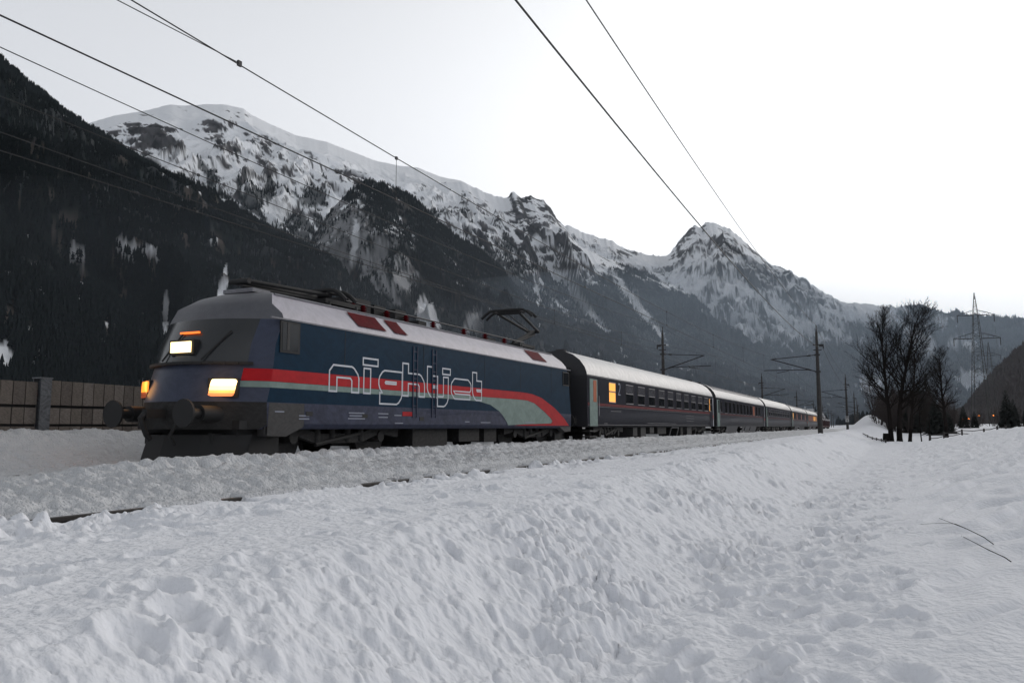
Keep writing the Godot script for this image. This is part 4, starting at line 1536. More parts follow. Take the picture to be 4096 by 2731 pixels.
	if k.get("ribs", false):
		for q in 5:
			var g := Geo.new()
			var a := Vector2(0.55 + q * 0.125, 0)
			a.y = along([[0.4, 3.76], [0.75, 3.62], [1.05, 3.40], [1.28, 3.12]], a.x) + 0.012
			g.box(Vector3(a.x, a.y, -long * 0.5), Vector3(0.03, 0.03, long - 2.0))
			part("roof_rib", g, M["roof_grey"], o)
	for q in [1.2, long - 1.2]:
		var g := Geo.new()
		g.rod(Vector3(0, 3.80, -q), Vector3(0, 3.90, -q), 0.22, 12)
		part("roof_vent", g, M["coach_end"], o)
	# underneath
	bogie(o, 3.8, 2.5, 0.46)
	bogie(o, long - 3.8, 2.5, 0.46)
	var fl := Geo.new()
	fl.box(Vector3(0, 0.80, -long * 0.5), Vector3(2.4, 0.12, long - 1.2))
	part("underframe", fl, M["black"], o)
	if k.get("skirts", false):
		for q in [[7.2, 5.0], [12.7, 1.2], [15.0, 2.6], [18.4, 3.6]]:
			var g := Geo.new()
			g.smooth = -1
			var a: float = q[0] - q[1] * 0.5
			var b: float = q[0] + q[1] * 0.5
			g.quad(Vector3(1.37, 0.80, -a), Vector3(1.37, 0.80, -b), Vector3(1.22, 0.26, -(b - 0.16)), Vector3(1.22, 0.26, -(a - 0.16)))
			g.quad(Vector3(1.22, 0.26, -(a - 0.16)), Vector3(1.22, 0.26, -(b - 0.16)), Vector3(0.6, 0.26, -(b - 0.16)), Vector3(0.6, 0.26, -(a - 0.16)))
			part("side_skirt", g, M["skirt_grey"], o)
	else:
		for q in [[7.6, 0.7, 0.42, "under_box"], [9.0, 0.9, 0.5, "under_box"], [10.6, 0.8, 0.3, "under_box"], [12.6, 1.8, 0.36, "under"], [19.2, 1.3, 0.5, "under_box"], [17.2, 0.6, 0.5, "under"]]:
			var g := Geo.new()
			g.box(Vector3(0.55, 0.74 - q[2] * 0.5, -q[0]), Vector3(1.3, q[2], q[1]))
			part("equipment_box", g, M[q[3]], o)
		var tr := Geo.new()
		for e in [[[14.0, 0.2], [14.6, 0.72]], [[15.7, 0.2], [16.3, 0.72]], [[14.0, 0.2], [15.7, 0.2]], [[14.6, 0.72], [16.3, 0.72]]]:
			tr.bar(Vector3(1.22, e[0][1], -e[0][0]), Vector3(1.22, e[1][1], -e[1][0]), 0.05, 0.07)
		part("truss_frame", tr, M["skirt_grey"], o)
	return o


func coaches() -> void:
	var first := 28.5
	var w1 := [[3.5, 0.95, 1.78, 2.64, 2.24, "lit"]]
	for k in 10:
		w1.append([6.05 + k * 1.925, 1.22, 1.78, 2.65, 2.24, ""])
	w1.append([24.85 - 0.1, 0.7, 1.78, 2.64, 2.24, "lit"])
	coach({"s": first, "label": "dark couchette coach coupled behind the locomotive, two windows lit orange", "windows": w1, "warm_door": true, "number": true, "marks": [[4.0, 1.42, 1.4], [18.5, 1.40, 2.2], [18.5, 1.25, 2.2], [18.5, 1.10, 2.0], [23.6, 1.42, 1.0], [2.6, 0.9, 0.5], [12.0, 0.93, 6.0]]})
	var w2 := [[2.4, 0.5, 1.78, 2.55, 0.0, ""]]
	for k in 11: w2.append([4.2 + k * 1.78, 1.05, 1.74, 2.60, 0.0, "dim" if k == 8 else ""])  # warm reflection in one pane, put in as a faint glow
	coach({"s": first + 26.55, "label": "second coach behind the locomotive, with ribbed roof and pale side skirts", "windows": w2, "ribs": true, "skirts": true, "stripe": 0.07, "marks": [[8.0, 1.30, 4.0], [8.0, 1.18, 3.0]]})
	var w3 := []
	for k in 11: w3.append([3.2 + k * 1.95, 1.15, 1.86, 2.60, 2.3, ""])
	coach({"s": first + 2 * 26.55, "label": "third coach behind the locomotive, dark with snow rimmed roof edge", "windows": w3, "stripe": 0.05, "pillar": false})
	var w4 := [[2.2, 0.6, 1.7, 2.6, 0.0, "lit"]]
	for k in 11: w4.append([4.2 + k * 1.78, 1.05, 1.74, 2.60, 0.0, "dim" if k % 4 == 2 else ""])
	coach({"s": first + 3 * 26.55, "label": "fourth coach behind the locomotive, with one lit narrow window at its near end", "windows": w4, "ribs": true, "skirts": true, "stripe": 0.06})
	var w5 := []
	for k in 12: w5.append([2.8 + k * 1.78, 1.05, 1.74, 2.60, 0.0, "lit" if k in [7, 8, 10] else "dim"])
	coach({"s": first + 4 * 26.55, "label": "last coach of the train, windows glowing orange before the car wagons", "windows": w5, "ribs": true, "skirts": true, "stripe": 0.06, "pillar": false})


func car(at: Vector3, turn: float, paint: String, van: bool, label: String) -> void:
	var o := thing("car", label, "car", at, turn, "cars carried on the last wagons")
	var prof := [[-2.1, 0.30], [-2.15, 0.62], [-1.95, 0.88], [-1.05, 0.98], [-0.35, 1.42], [0.9, 1.46], [1.65, 1.05], [2.05, 0.98], [2.15, 0.60], [2.1, 0.30]]
	if van: prof = [[-2.4, 0.32], [-2.45, 0.75], [-2.2, 1.0], [-1.5, 1.12], [-0.9, 1.85], [2.2, 1.92], [2.4, 1.1], [2.42, 0.32]]
	var g := Geo.new()
	var tuck := func(y: float) -> float: return 0.88 - maxf(0.0, y - 0.9) * 0.28
	for k in prof.size():
		var a: Array = prof[k]
		var b: Array = prof[(k + 1) % prof.size()]
		g.smooth = 1 if k < prof.size() - 1 else -1
		g.quad(Vector3(-tuck.call(a[1]), a[1], a[0]), Vector3(-tuck.call(b[1]), b[1], b[0]), Vector3(tuck.call(b[1]), b[1], b[0]), Vector3(tuck.call(a[1]), a[1], a[0]))
	g.smooth = -1
	for side in [-1.0, 1.0]:
		for k in range(1, prof.size() - 1):
			var q := []
			for e in [0, k, k + 1]: q.append(Vector3(side * tuck.call(prof[e][1]), prof[e][1], prof[e][0]))
			if side > 0: g.tri(q[0], q[1], q[2])
			else: g.tri(q[0], q[2], q[1])
	part("body", g, M[paint], o)
	var top: float = 1.42 if not van else 1.84
	for side in [-1.0, 1.0]:
		for e in ([[-0.75, -0.05], [0.05, 1.2]] if not van else [[-1.0, 0.1], [0.2, 1.1], [1.2, 2.1]]):
			var w := Geo.new()
			w.smooth = -1
			var y0 := 1.02 if not van else 1.18
			var y1 := top - 0.08
			w.quad(Vector3(side * (tuck.call(y0) + 0.006), y0, e[0] - 0.1), Vector3(side * (tuck.call(y1) + 0.006), y1, e[0] + 0.22), Vector3(side * (tuck.call(y1) + 0.006), y1, e[1] - 0.05), Vector3(side * (tuck.call(y0) + 0.006), y0, e[1]))
			part("window", w, M["glass"], o)
	var ws := Geo.new()
	ws.smooth = -1
	var f0: Array = prof[3]
	var f1: Array = prof[4]
	ws.quad(Vector3(-0.74, f0[1] + 0.05, f0[0] + 0.02), Vector3(0.74, f0[1] + 0.05, f0[0] + 0.02), Vector3(0.62, f1[1] - 0.05, f1[0] - 0.10), Vector3(-0.62, f1[1] - 0.05, f1[0] - 0.10))
	part("windscreen", ws, M["glass"], o)
	for side in [-1.0, 1.0]:
		for z in [-1.3, 1.35]:
			var w := Geo.new()
			w.rod(Vector3(side * 0.70, 0.32, z), Vector3(side * 0.90, 0.32, z), 0.32, 14)
			part("wheel", w, M["black"], o)


func car_carriers() -> void:
	var s := 161.6
	for w in 2:
		var o := thing("car_carrier_wagon", ["car carrier wagon coupled behind the last coach", "car carrier wagon at the far end of the train"][w], "railway wagon", line(FAR_TRACK, 0, s), 2.0 * BEND * (s + 13.0), "car carrier wagons")
		var long := 25.5
		var g := Geo.new()
		g.box(Vector3(0, 0.78, -long * 0.5), Vector3(2.7, 0.22, long - 0.8))
		part("lower_deck", g, M["wagon"], o)
		var up := Geo.new()
		up.smooth = -1
		for k in 24:
			var a := 0.5 + (long - 1.0) * k / 24.0
			var b := 0.5 + (long - 1.0) * (k + 1) / 24.0
			var ya := 2.15 + 0.10 * sin(a * 1.15)
			var yb := 2.15 + 0.10 * sin(b * 1.15)
			up.bar(Vector3(0, ya, -a), Vector3(0, yb, -b), 2.7, 0.12)
		part("upper_deck", up, M["skirt_grey"], o)
		for side in [-1.0, 1.0]:
			var r := Geo.new()
			for k in 24:
				var a := 0.5 + (long - 1.0) * k / 24.0
				var b := 0.5 + (long - 1.0) * (k + 1) / 24.0
				r.bar(Vector3(side * 1.36, 2.3 + 0.10 * sin(a * 1.15), -a), Vector3(side * 1.36, 2.3 + 0.10 * sin(b * 1.15), -b), 0.05, 0.22)
			part("deck_edge", r, M["trim"], o)
			for k in 8:
				var p := Geo.new()
				p.box(Vector3(side * 1.33, 1.5, -(0.7 + k * (long - 1.4) / 7.0)), Vector3(0.10, 1.4, 0.14))
				part("post", p, M["wagon"], o)
		bogie(o, 3.0, 1.8, 0.42)
		bogie(o, long - 3.0, 1.8, 0.42)
		var cars := [[2.9, "car_white", true], [8.4, "car_silver", false], [13.4, "car_white", false], [18.6, "car_dark", false]] if w == 0 else [[3.2, "car_silver", false], [8.4, "car_white", false], [13.6, "car_silver", true]]
		for c in cars.size():
			var e: Array = cars[c]
			var q := line(FAR_TRACK, 2.28, s + e[0])
			var words := {"car_white": "white", "car_silver": "silver", "car_dark": "dark"}
			var spots := [["white van right behind the last coach, on the upper wagon deck", "silver car behind the white van on the wagon", "white car behind the silver car on the first wagon", "dark car at the far end of the first wagon"], ["silver car at the front of the rear wagon", "white car in the middle of the rear wagon", "silver van at the far end of the train"]]
			car(q, 0.0, e[1], e[2], spots[w][c])
		s += 26.0


# --------------------------------------------------------- masts and wires
const MAST_S := 67.75
const MAST_STEP := 66.2


func mast() -> Node3D:
	var o := thing("catenary_mast", "", "catenary mast", Vector3.ZERO, 0.0)
	# origin at the foot, arms towards -x
	var g := Geo.new()
	g.tube(PackedVector3Array([Vector3(0, -0.8, 0), Vector3(0, 4.0, 0), Vector3(0, 8.42, 0)]), PackedFloat32Array([0.215, 0.155, 0.095]), 12)
	part("pole", g, M["pole"], o)
	var sp := Geo.new()
	sp.tube(PackedVector3Array([Vector3(0, 8.42, 0), Vector3(0, 8.62, 0), Vector3(0, 8.68, 0), Vector3(0, 8.98, 0)]), PackedFloat32Array([0.06, 0.06, 0.035, 0.045]), 8)
	part("top_insulator", sp, M["dark_metal"], o)
	var c := Geo.new()
	c.bar(Vector3(-0.30, 7.36, 0), Vector3(0.52, 7.36, 0), 0.10, 0.10)
	c.bar(Vector3(-0.30, 6.94, 0), Vector3(0.34, 6.94, 0), 0.08, 0.08)
	c.bar(Vector3(0.16, 7.28, 0), Vector3(0.50, 7.28, 0), 0.08, 0.14)
	part("crossarm", c, M["dark_metal"], o)
	var hg := Geo.new()
	hg.tube(PackedVector3Array([Vector3(0.48, 7.32, 0), Vector3(0.48, 7.18, 0), Vector3(0.48, 7.02, 0)]), PackedFloat32Array([0.03, 0.06, 0.03]), 8)
	part("insulator", hg, M["dark_metal"], o)
	var a := Geo.new()
	a.rod(Vector3(-0.12, 6.54, 0), Vector3(-3.62, 6.30, 0), 0.040, 6)
	a.rod(Vector3(-3.58, 6.30, 0), Vector3(-0.14, 5.20, 0), 0.050, 6)
	a.rod(Vector3(-0.75, 5.36, 0), Vector3(-4.14, 5.40, 0), 0.042, 6)
	a.rod(Vector3(-3.16, 5.16, 0), Vector3(-2.28, 5.30, 0), 0.028, 6)
	a.rod(Vector3(-2.28, 5.30, 0), Vector3(-2.26, 5.40, 0), 0.022, 6)
	part("cantilever", a, M["dark_metal"], o)
	var ins := Geo.new()
	for e in [[Vector3(-0.45, 6.52, 0), Vector3(-0.85, 6.49, 0)], [Vector3(-0.42, 5.29, 0), Vector3(-0.95, 5.46, 0)]]:
		var p0: Vector3 = e[0]
		var p1: Vector3 = e[1]
		ins.tube(PackedVector3Array([p0, p0.lerp(p1, 0.2), p0.lerp(p1, 0.5), p0.lerp(p1, 0.8), p1]), PackedFloat32Array([0.03, 0.06, 0.065, 0.06, 0.03]), 8)
	part("arm_insulator", ins, M["black"], o)
	var cl := Geo.new()
	for y in [6.54, 5.18]:
		cl.box(Vector3(0, y, 0), Vector3(0.42, 0.14, 0.34))
	part("clamp", cl, M["dark_metal"], o)
	return o


func masts() -> void:
	var proto := mast()
	var count := ["nearest", "second", "third", "fourth", "fifth", "sixth", "seventh", "last and smallest"]
	var used := false
	for k in 8:
		var s := MAST_S + k * MAST_STEP
		for side in [0, 1]:
			var at := line(4.46, 0.0, s) if side == 0 else line(17.15, 0.55, s)
			var turn := 2.0 * BEND * s if side == 0 else PI + 2.0 * BEND * s
			var label: String = "%s catenary mast along the near side of the line, counted from the camera" % count[k] if side == 0 else "%s catenary mast beyond the train, counted from the locomotive" % count[k]
			if side == 0 and k == 1: label = "second catenary mast on the near side of the line, carrying the number plate"
			var group := "catenary masts along the near side" if side == 0 else "catenary masts along the far side"
			if not used:
				used = true
				proto.position = at
				proto.rotation.y = turn
				tag(proto, label, "catenary mast", group)
			else:
				copy(proto, "catenary_mast", at, turn, label, group)


func strand(pts: Array, r: float, steps := 10) -> Geo:
	# pts: [off, s, y, sag] per support; sag is that of the span that starts there
	var g := Geo.new()
	var path := PackedVector3Array()
	for k in pts.size() - 1:
		var a: Array = pts[k]
		var b: Array = pts[k + 1]
		var n := steps if k < 2 else maxi(4, steps / 2)
		for q in n:
			var t := float(q) / n
			path.append(line(lerpf(a[0], b[0], t), lerpf(a[2], b[2], t) - a[3] * 4.0 * t * (1.0 - t), lerpf(a[1], b[1], t)))
	path.append(line(pts[-1][0], pts[-1][2], pts[-1][1]))
	g.tube(path, PackedFloat32Array([r]), 5, false)
	return g


func wires() -> void:
	var sup := [1.55]
	for k in 8: sup.append(MAST_S + k * MAST_STEP)
	for t in [[NEAR_TRACK, 4.57, 5.32, 6.25, "overhead contact wire and its carrier above the empty near track"], [FAR_TRACK, 4.90, 5.60, 6.6, "overhead contact wire and its carrier above the train"]]:
		var o := thing("overhead_line", t[4], "overhead line", Vector3.ZERO, 0.0, "overhead lines above the tracks")
		var cw := []
		var mw := []
		for k in sup.size():
			var z := 0.18 if k % 2 == 0 else -0.18
			cw.append([t[0] + z * 0.3, sup[k], t[1], 0.02])
			mw.append([t[0] + z * 0.3, sup[k], t[3] - (0.70 if k == 0 else 0.0), 0.85 if k > 0 else 0.78])
		part("contact_wire", strand(cw, 0.0095, 12), M["wire"], o)
		part("carrier_wire", strand(mw, 0.0085, 22), M["wire"], o)
		if t[0] == NEAR_TRACK:
			var y := Geo.new()
			var pts := PackedVector3Array()
			for k in 8:
				var q := k / 7.0
				pts.append(line(t[0] - 0.04 * (1.0 - q), lerpf(5.14, 5.36, q), lerpf(1.55, 7.1, q)))
			y.tube(pts, PackedFloat32Array([0.006]), 5, false)
			part("stitch_wire", y, M["wire"], o)
			var cl := Geo.new()
			cl.box(line(t[0], 5.355, 7.12), Vector3(0.03, 0.07, 0.06))
			part("wire_clamp", cl, M["wire"], o)
		for k in sup.size() - 1:
			var count := 7 if k < 3 else 0
			for q in count:
				var s: float = lerpf(sup[k], sup[k + 1], (q + 0.5 + 0.02) / count) if k > 0 else [10.75, 20.0, 29.0, 38.0, 47.0, 56.0, 63.0][q]
				var u: float = (s - sup[k]) / (sup[k + 1] - sup[k])
				var top: float = lerpf(mw[k][2], mw[k + 1][2], u) - mw[k][3] * 4.0 * u * (1.0 - u)
				var g := Geo.new()
				var off: float = lerpf(mw[k][0], mw[k + 1][0], u)
				g.rod(line(off, t[1], s), line(off, top, s), 0.005, 4)
				g.box(line(off, t[1], s), Vector3(0.03, 0.05, 0.05))
				g.box(line(off, top, s), Vector3(0.03, 0.05, 0.05))
				part("dropper", g, M["wire"], o)
	for e in [
		["feeder_wire", "feeder wire hung from the crossarms of the near masts", 3.98, 6.98, 0.95, 0.016, 6.45],
		["earth_wire", "earth wire strung over the tops of the near masts", 4.46, 8.98, 0.80, 0.013, 8.75],
		["feeder_wire", "feeder wire hung from the crossarms of the masts beyond the train", 17.63, 7.55, 0.55, 0.012, 7.6],
		["earth_wire", "earth wire strung over the tops of the masts beyond the train", 17.15, 9.53, 0.75, 0.013, 9.35],
	]:
		var pts := []
		for k in sup.size(): pts.append([e[2], sup[k], e[3] if k > 0 else e[6], e[4]])
		var o := thing(e[0], e[1], "overhead wire", Vector3.ZERO, 0.0, "wires along the line")
		part("strand", strand(pts, e[5], 24), M["wire"], o)


# ------------------------------------------------------------------ plants
func limb(g: Geo, p: Vector3, d: Vector3, long: float, rad: float, level: int, rg: RandomNumberGenerator, k: Dictionary) -> void:
	var steps := 6 if level == 0 else (5 if level == 1 else 3)
	var pts := PackedVector3Array([p])
	var rads := PackedFloat32Array([rad])
	var q := p
	var dd := d
	var kids := []
	for i in steps:
		var wob: float = k.wobble * (0.4 if level == 0 else 1.0)
		dd = (dd + Vector3(rg.randfn(0, wob), rg.randfn(0, wob * 0.5), rg.randfn(0, wob)) + Vector3.UP * (k.lift if level > 0 else 0.02)).normalized()
		q += dd * long / steps
		pts.append(q)
		var u := (i + 1.0) / steps
		rads.append(lerpf(rad, rad * (0.22 if level < 2 else 0.4), u))
		kids.append([q, dd, u, rads[-1]])
	g.tube(pts, rads, 6 if level == 0 else (4 if level == 1 else 3), false)
	if level >= k.levels: return
	var n: int = k.branches[level]
	for c in n:
		var u: float = lerpf(k.start if level == 0 else 0.22, 1.0, (c + rg.randf()) / n)
		var f := u * steps
		var i := mini(int(f), steps - 1)
		var at := pts[i].lerp(pts[i + 1], f - i)
		var ax := (pts[i + 1] - pts[i]).normalized()
		var turn := rg.randf() * TAU
		var side := ax.cross(Vector3.UP if absf(ax.y) < 0.95 else Vector3.RIGHT).normalized().rotated(ax, turn)
		var spread: float = k.spread * rg.randf_range(0.75, 1.2) * (1.0 if level == 0 else 0.85)
		if level == 0: spread *= lerpf(1.15, 0.6, u)
		var nd := (ax * cos(spread) + side * sin(spread)).normalized()
		var nl: float
		if level == 0:
			nl = long * k.reach * lerpf(0.82, 0.42, pow((u - k.start) / (1.0 - k.start), 1.6)) * sst(-0.25, 0.25, u - k.start) * rg.randf_range(0.7, 1.15)
		else:
			nl = long * lerpf(0.55, 0.28, u) * rg.randf_range(0.7, 1.2)
		limb(g, at, nd, nl, maxf(k.thin, lerpf(rads[i], rads[i + 1], f - i) * (0.42 if level == 0 else 0.6)), level + 1, rg, k)


func bare_tree(label: String, at: Vector3, stems: Array, seed_: int, k: Dictionary) -> void:
	var o := thing("bare_tree", label, "tree", at, 0.0, "bare trees by the trough")
	var rg := RandomNumberGenerator.new()
	rg.seed = seed_
	for s in stems:
		# [dx, dz, lean x, lean z, height, radius]
		var t := Geo.new()
		var crown := Geo.new()
		var base := Vector3(s[0], -0.4, s[1])
		var d := Vector3(s[2], 1.0, s[3]).normalized()
		t.tube(PackedVector3Array([base, base + d * 0.7, base + d * 1.6]), PackedFloat32Array([s[5] * 1.35, s[5] * 1.08, s[5]]), 9, false)
		part("trunk", t, M["bark"], o)
		limb(crown, base + d * 1.55, d, s[4] - 1.5, s[5], 0, rg, k)
		part("crown", crown, M["twig"], o)


func spruce_mesh(rg: RandomNumberGenerator) -> ArrayMesh:
	# unit height, drooping whorls of jagged sprays
	var g := Geo.new()
	g.smooth = -1
	var levels := 26
	for l in levels:
		var u := float(l) / levels
		var y := 0.06 + 0.92 * u
		var r := 0.24 * pow(1.0 - u, 0.85) + 0.008
		var n := 9 if l < 18 else 6
		for k in n:
			var a := TAU * (k + rg.randf()) / n
			var rr := r * rg.randf_range(0.65, 1.15)
			var d := Vector3(cos(a), 0, sin(a))
			var sd := Vector3(-sin(a), 0, cos(a))
			var root := Vector3(0, y, 0)
			var mid := root + d * rr * 0.55 + Vector3(0, -0.012, 0)
			var tip := root + d * rr + Vector3(0, -0.25 * rr - 0.01, 0)
			var w := rr * 0.24
			g.tri(root, mid + sd * w, tip)
			g.tri(root, tip, mid - sd * w)
			g.tri(mid, mid + sd * w + Vector3(0, -0.03, 0), tip + Vector3(0, -0.012, 0))
			g.tri(mid, tip + Vector3(0, -0.012, 0), mid - sd * w + Vector3(0, -0.03, 0))
	return g.mesh()


func trees() -> void:
	var k := {"levels": 3, "branches": [34, 12, 6], "start": 0.16, "spread": 0.95, "reach": 0.56, "lift": 0.15, "wobble": 0.10, "thin": 0.012}
	var gy := func(x: float, s: float) -> Vector3: return Vector3(x, land(x, s), -s)
	bare_tree("tallest bare tree with two dark trunks, at the end of the snowy trough", gy.call(1.0, 82.0), [[-0.45, 0.0, -0.02, 0.0, 11.2, 0.22], [0.25, -0.2, -0.005, 0.02, 11.6, 0.24]], 4, k)
	var k2 := k.duplicate()
	k2.branches = [28, 10, 5]
	bare_tree("slanting bare tree right of the tallest one", gy.call(2.0, 80.0), [[0.0, 0.0, 0.10, 0.0, 8.6, 0.15]], 9, k2)
	var k3 := k.duplicate()
	k3.start = 0.2
	k3.spread = 1.05
	k3.reach = 0.46
	bare_tree("solitary bare tree with a rounded crown near the fence", gy.call(6.4, 103.0), [[0.0, 0.0, 0.01, 0.0, 9.6, 0.21]], 13, k3)
	var k4 := {"levels": 2, "branches": [9, 5], "start": 0.15, "spread": 0.7, "reach": 0.4, "lift": 0.1, "wobble": 0.12, "thin": 0.008}
	bare_tree("two thin saplings in the snow right of the slanting tree", gy.call(3.0, 80.0), [[0.0, 0.0, -0.05, 0.0, 3.2, 0.05], [0.55, 0.3, 0.06, 0.0, 2.9, 0.045]], 17, k4)
	# brown undergrowth between the trees: one shape, many places
	var rg := RandomNumberGenerator.new()
	rg.seed = 31
	var bush := Geo.new()
	for s in 9:
		var a := TAU * s / 9.0 + rg.randf()
		var d := Vector3(cos(a) * 0.30, 1.0, sin(a) * 0.30).normalized()
		limb(bush, Vector3(cos(a) * 0.2, -0.2, sin(a) * 0.2), d, rg.randf_range(2.2, 3.6), 0.035, 0, rg, {"levels": 2, "branches": [12, 6], "start": 0.06, "spread": 0.75, "reach": 0.42, "lift": 0.10, "wobble": 0.14, "thin": 0.011})
	var places := []
	for c in 40:
		var s := rg.randf_range(118.0, 165.0)
		var az := rg.randf_range(-0.35, 4.0)
		var q: Vector3 = dir(az) * s
		var h := rg.randf_range(0.95, 1.6) * lerpf(1.3, 0.9, clampf((az - 0.2) / 3.5, 0.0, 1.0))
		places.append(Transform3D(Basis(Vector3.UP, rg.randf() * TAU) * Basis.from_scale(Vector3(h, h, h)), Vector3(q.x, land(q.x, s) - 0.1, q.z)))
	for c in 12:
		var s := rg.randf_range(190.0, 300.0)
		var az := rg.randf_range(3.5, 8.4)
		var q: Vector3 = dir(az) * s
		var h := rg.randf_range(0.9, 1.5)
		places.append(Transform3D(Basis(Vector3.UP, rg.randf() * TAU) * Basis.from_scale(Vector3(h, h, h)), Vector3(q.x, land(q.x, s) - 0.1, q.z)))
	tag(many("undergrowth", bush.mesh(), M["brush"], places), "tangle of bare brown bushes between the trees", "", "", "stuff")
	# spruces
	var proto: Node3D = null
	var sm := spruce_mesh(rg)
	for e in [
		[2.55, 128.0, 9.0, 1.0, "taller of the two dark spruces inside the thicket"], [2.15, 130.0, 8.2, 0.9, "lower of the two dark spruces inside the thicket"], [3.0, 112.0, 5.6, 1.25, "broad low spruce at the front of the thicket"],
		[3.7, 118.0, 3.4, 1.5, "small bushy spruce beside the solitary bare tree"], [1.6, 120.0, 6.2, 1.2, "spruce half hidden behind the slanting tree"], [4.55, 168.0, 4.6, 1.3, "low spruce left of the pylon's foot"], [5.15, 175.0, 3.6, 1.3, "low spruce below the pylon"],
		[6.88, 170.0, 7.6, 1.1, "pointed spruce standing alone right of the pylon"], [7.25, 182.0, 6.2, 1.1, "spruce behind the pointed one near the right edge"], [7.95, 165.0, 5.8, 1.0, "spruce at the right edge of the field"],
	]:
		var q: Vector3 = dir(e[0]) * e[1]
		var at := Vector3(q.x, land(q.x, e[1]) - 0.15, q.z)
		if proto == null:
			proto = thing("spruce_tree", "", "tree", Vector3.ZERO, 0.0)
			var t := Geo.new()
			t.rod(Vector3(0, 0, 0), Vector3(0, 0.9, 0), 0.018, 8, 0.003)
			part("trunk", t, M["bark"], proto)
			put("crown", sm, M["needle"], proto)
			proto.set_meta("label", e[4])
			proto.set_meta("group", "spruces on the field")
			proto.position = at
			proto.scale = Vector3(e[2] * e[3], e[2], e[2] * e[3])
		else:
			var c := copy(proto, "spruce_tree", at, rg.randf() * TAU, e[4], "spruces on the field")
			c.scale = Vector3(e[2] * e[3], e[2], e[2] * e[3])


# ------------------------------------------------------------------ pylons
func pylon(label: String, at: Vector3, turn: float, tall: float) -> Node3D:
	var o := thing("power_pylon", label, "pylon", at, turn, "lattice pylons of the power line")
	var half := func(y: float) -> float: return along([[0.0, 2.3], [0.655, 0.98], [0.83, 0.62], [1.0, 0.07]], y / tall)
	var levels := [0.0]
	var y := 0.0
	while y < tall * 0.985:
		y += maxf(0.75, half.call(y) * 1.35)
		levels.append(minf(y, tall))
	var legs := Geo.new()
	for c in [[-1, -1], [1, -1], [1, 1], [-1, 1]]:
		var pts := PackedVector3Array()
		for l in levels:
			var h: float = half.call(l)
			pts.append(Vector3(c[0] * h, l, c[1] * h))
		var rad := PackedFloat32Array()
		for l in levels: rad.append(lerpf(0.11, 0.05, l / tall))
		legs.tube(pts, rad, 4, false)
	part("tower_legs", legs, M["lattice"], o)
	var br := Geo.new()
	for k in levels.size() - 1:
		var a: float = half.call(levels[k])
		var b: float = half.call(levels[k + 1])
		for f in 4:
			var turn_ := Basis(Vector3.UP, f * PI / 2)
			if k % 2 == 0: br.rod(turn_ * Vector3(-a, levels[k], a), turn_ * Vector3(b, levels[k + 1], b), 0.036, 4)
			else: br.rod(turn_ * Vector3(a, levels[k], a), turn_ * Vector3(-b, levels[k + 1], b), 0.036, 4)
			if k % 3 == 0: br.rod(turn_ * Vector3(-a, levels[k], a), turn_ * Vector3(a, levels[k], a), 0.036, 4)
	part("bracing", br, M["lattice"], o)
	for e in [[0.655, 5.9, 2.2], [0.83, 4.7, 1.9]]:
		var yy: float = tall * e[0]
		var h: float = half.call(yy)
		var g := Geo.new()
		for side in [-1.0, 1.0]:
			for z in [-1.0, 1.0]:
				g.rod(Vector3(side * h, yy, z * h), Vector3(side * e[1], yy, 0), 0.07, 4)
				g.rod(Vector3(side * h, yy + e[2] * 0.75, z * h), Vector3(side * e[1], yy + 0.1, 0), 0.055, 4)
			for q in 4:
				var u := (q + 0.5) / 4.0
				g.rod(Vector3(side * lerpf(h, e[1], u), yy, h * (1.0 - u)), Vector3(side * lerpf(h, e[1], u), yy, -h * (1.0 - u)), 0.036, 4)
				g.rod(Vector3(side * lerpf(h, e[1], u), yy, 0), Vector3(side * lerpf(h, e[1], u), yy + e[2] * 0.75 * (1.0 - u), 0), 0.036, 4)
		part("crossarm", g, M["lattice"], o)
		for side in [-1.0, 1.0]:
			var i := Geo.new()
			i.rod(Vector3(side * (e[1] - 0.1), yy, 0), Vector3(side * (e[1] - 0.1), yy - 2.0, 0), 0.10, 6)
			part("insulator", i, M["lattice"], o)
	return o


func pylons() -> void:
	var q: Vector3 = dir(5.56) * 256.0
	var a := pylon("tall lattice pylon right of the bare trees", Vector3(q.x, land(q.x, 256.0) - 0.3, q.z), 0.12, 38.0)
	var q2 := dir(6.15) * 420.0
	var b := pylon("far lattice pylon half hidden behind the tall one", Vector3(q2.x, 3.0, q2.z), 0.12, 36.4)
	var q3 := dir(13.0) * 560.0
	for e in [[0.655, 5.8], [0.83, 4.6]]:
		for side in [-1.0, 1.0]:
			var p0: Vector3 = a.transform * Vector3(side * e[1], 36.4 * e[0] - 2.0, 0)
			var p1: Vector3 = b.transform * Vector3(side * e[1], 36.4 * e[0] - 2.0, 0)
			var p2 := Vector3(q3.x + side * 6.0, 36.0 * e[0] + 2.0, q3.z)
			var g := Geo.new()
			var pts := PackedVector3Array()
			for k in 17:
				var t := k / 16.0
				pts.append(p0.lerp(p1, t) - Vector3(0, 16.0 * t * (1.0 - t), 0))
			for k in range(1, 15):
				var t := k / 14.0
				pts.append(p1.lerp(p2, t) - Vector3(0, 26.0 * t * (1.0 - t), 0))
			g.tube(pts, PackedFloat32Array([0.02]), 4, false)
			var o := put("power_line", g.mesh(), M["feeder_wire"])
			tag(o, "thin power line from the %s end of the %s crossarm of the tall pylon" % ["left" if side < 0 else "right", "lower" if e[0] < 0.7 else "upper"], "power line", "power lines between the pylons")


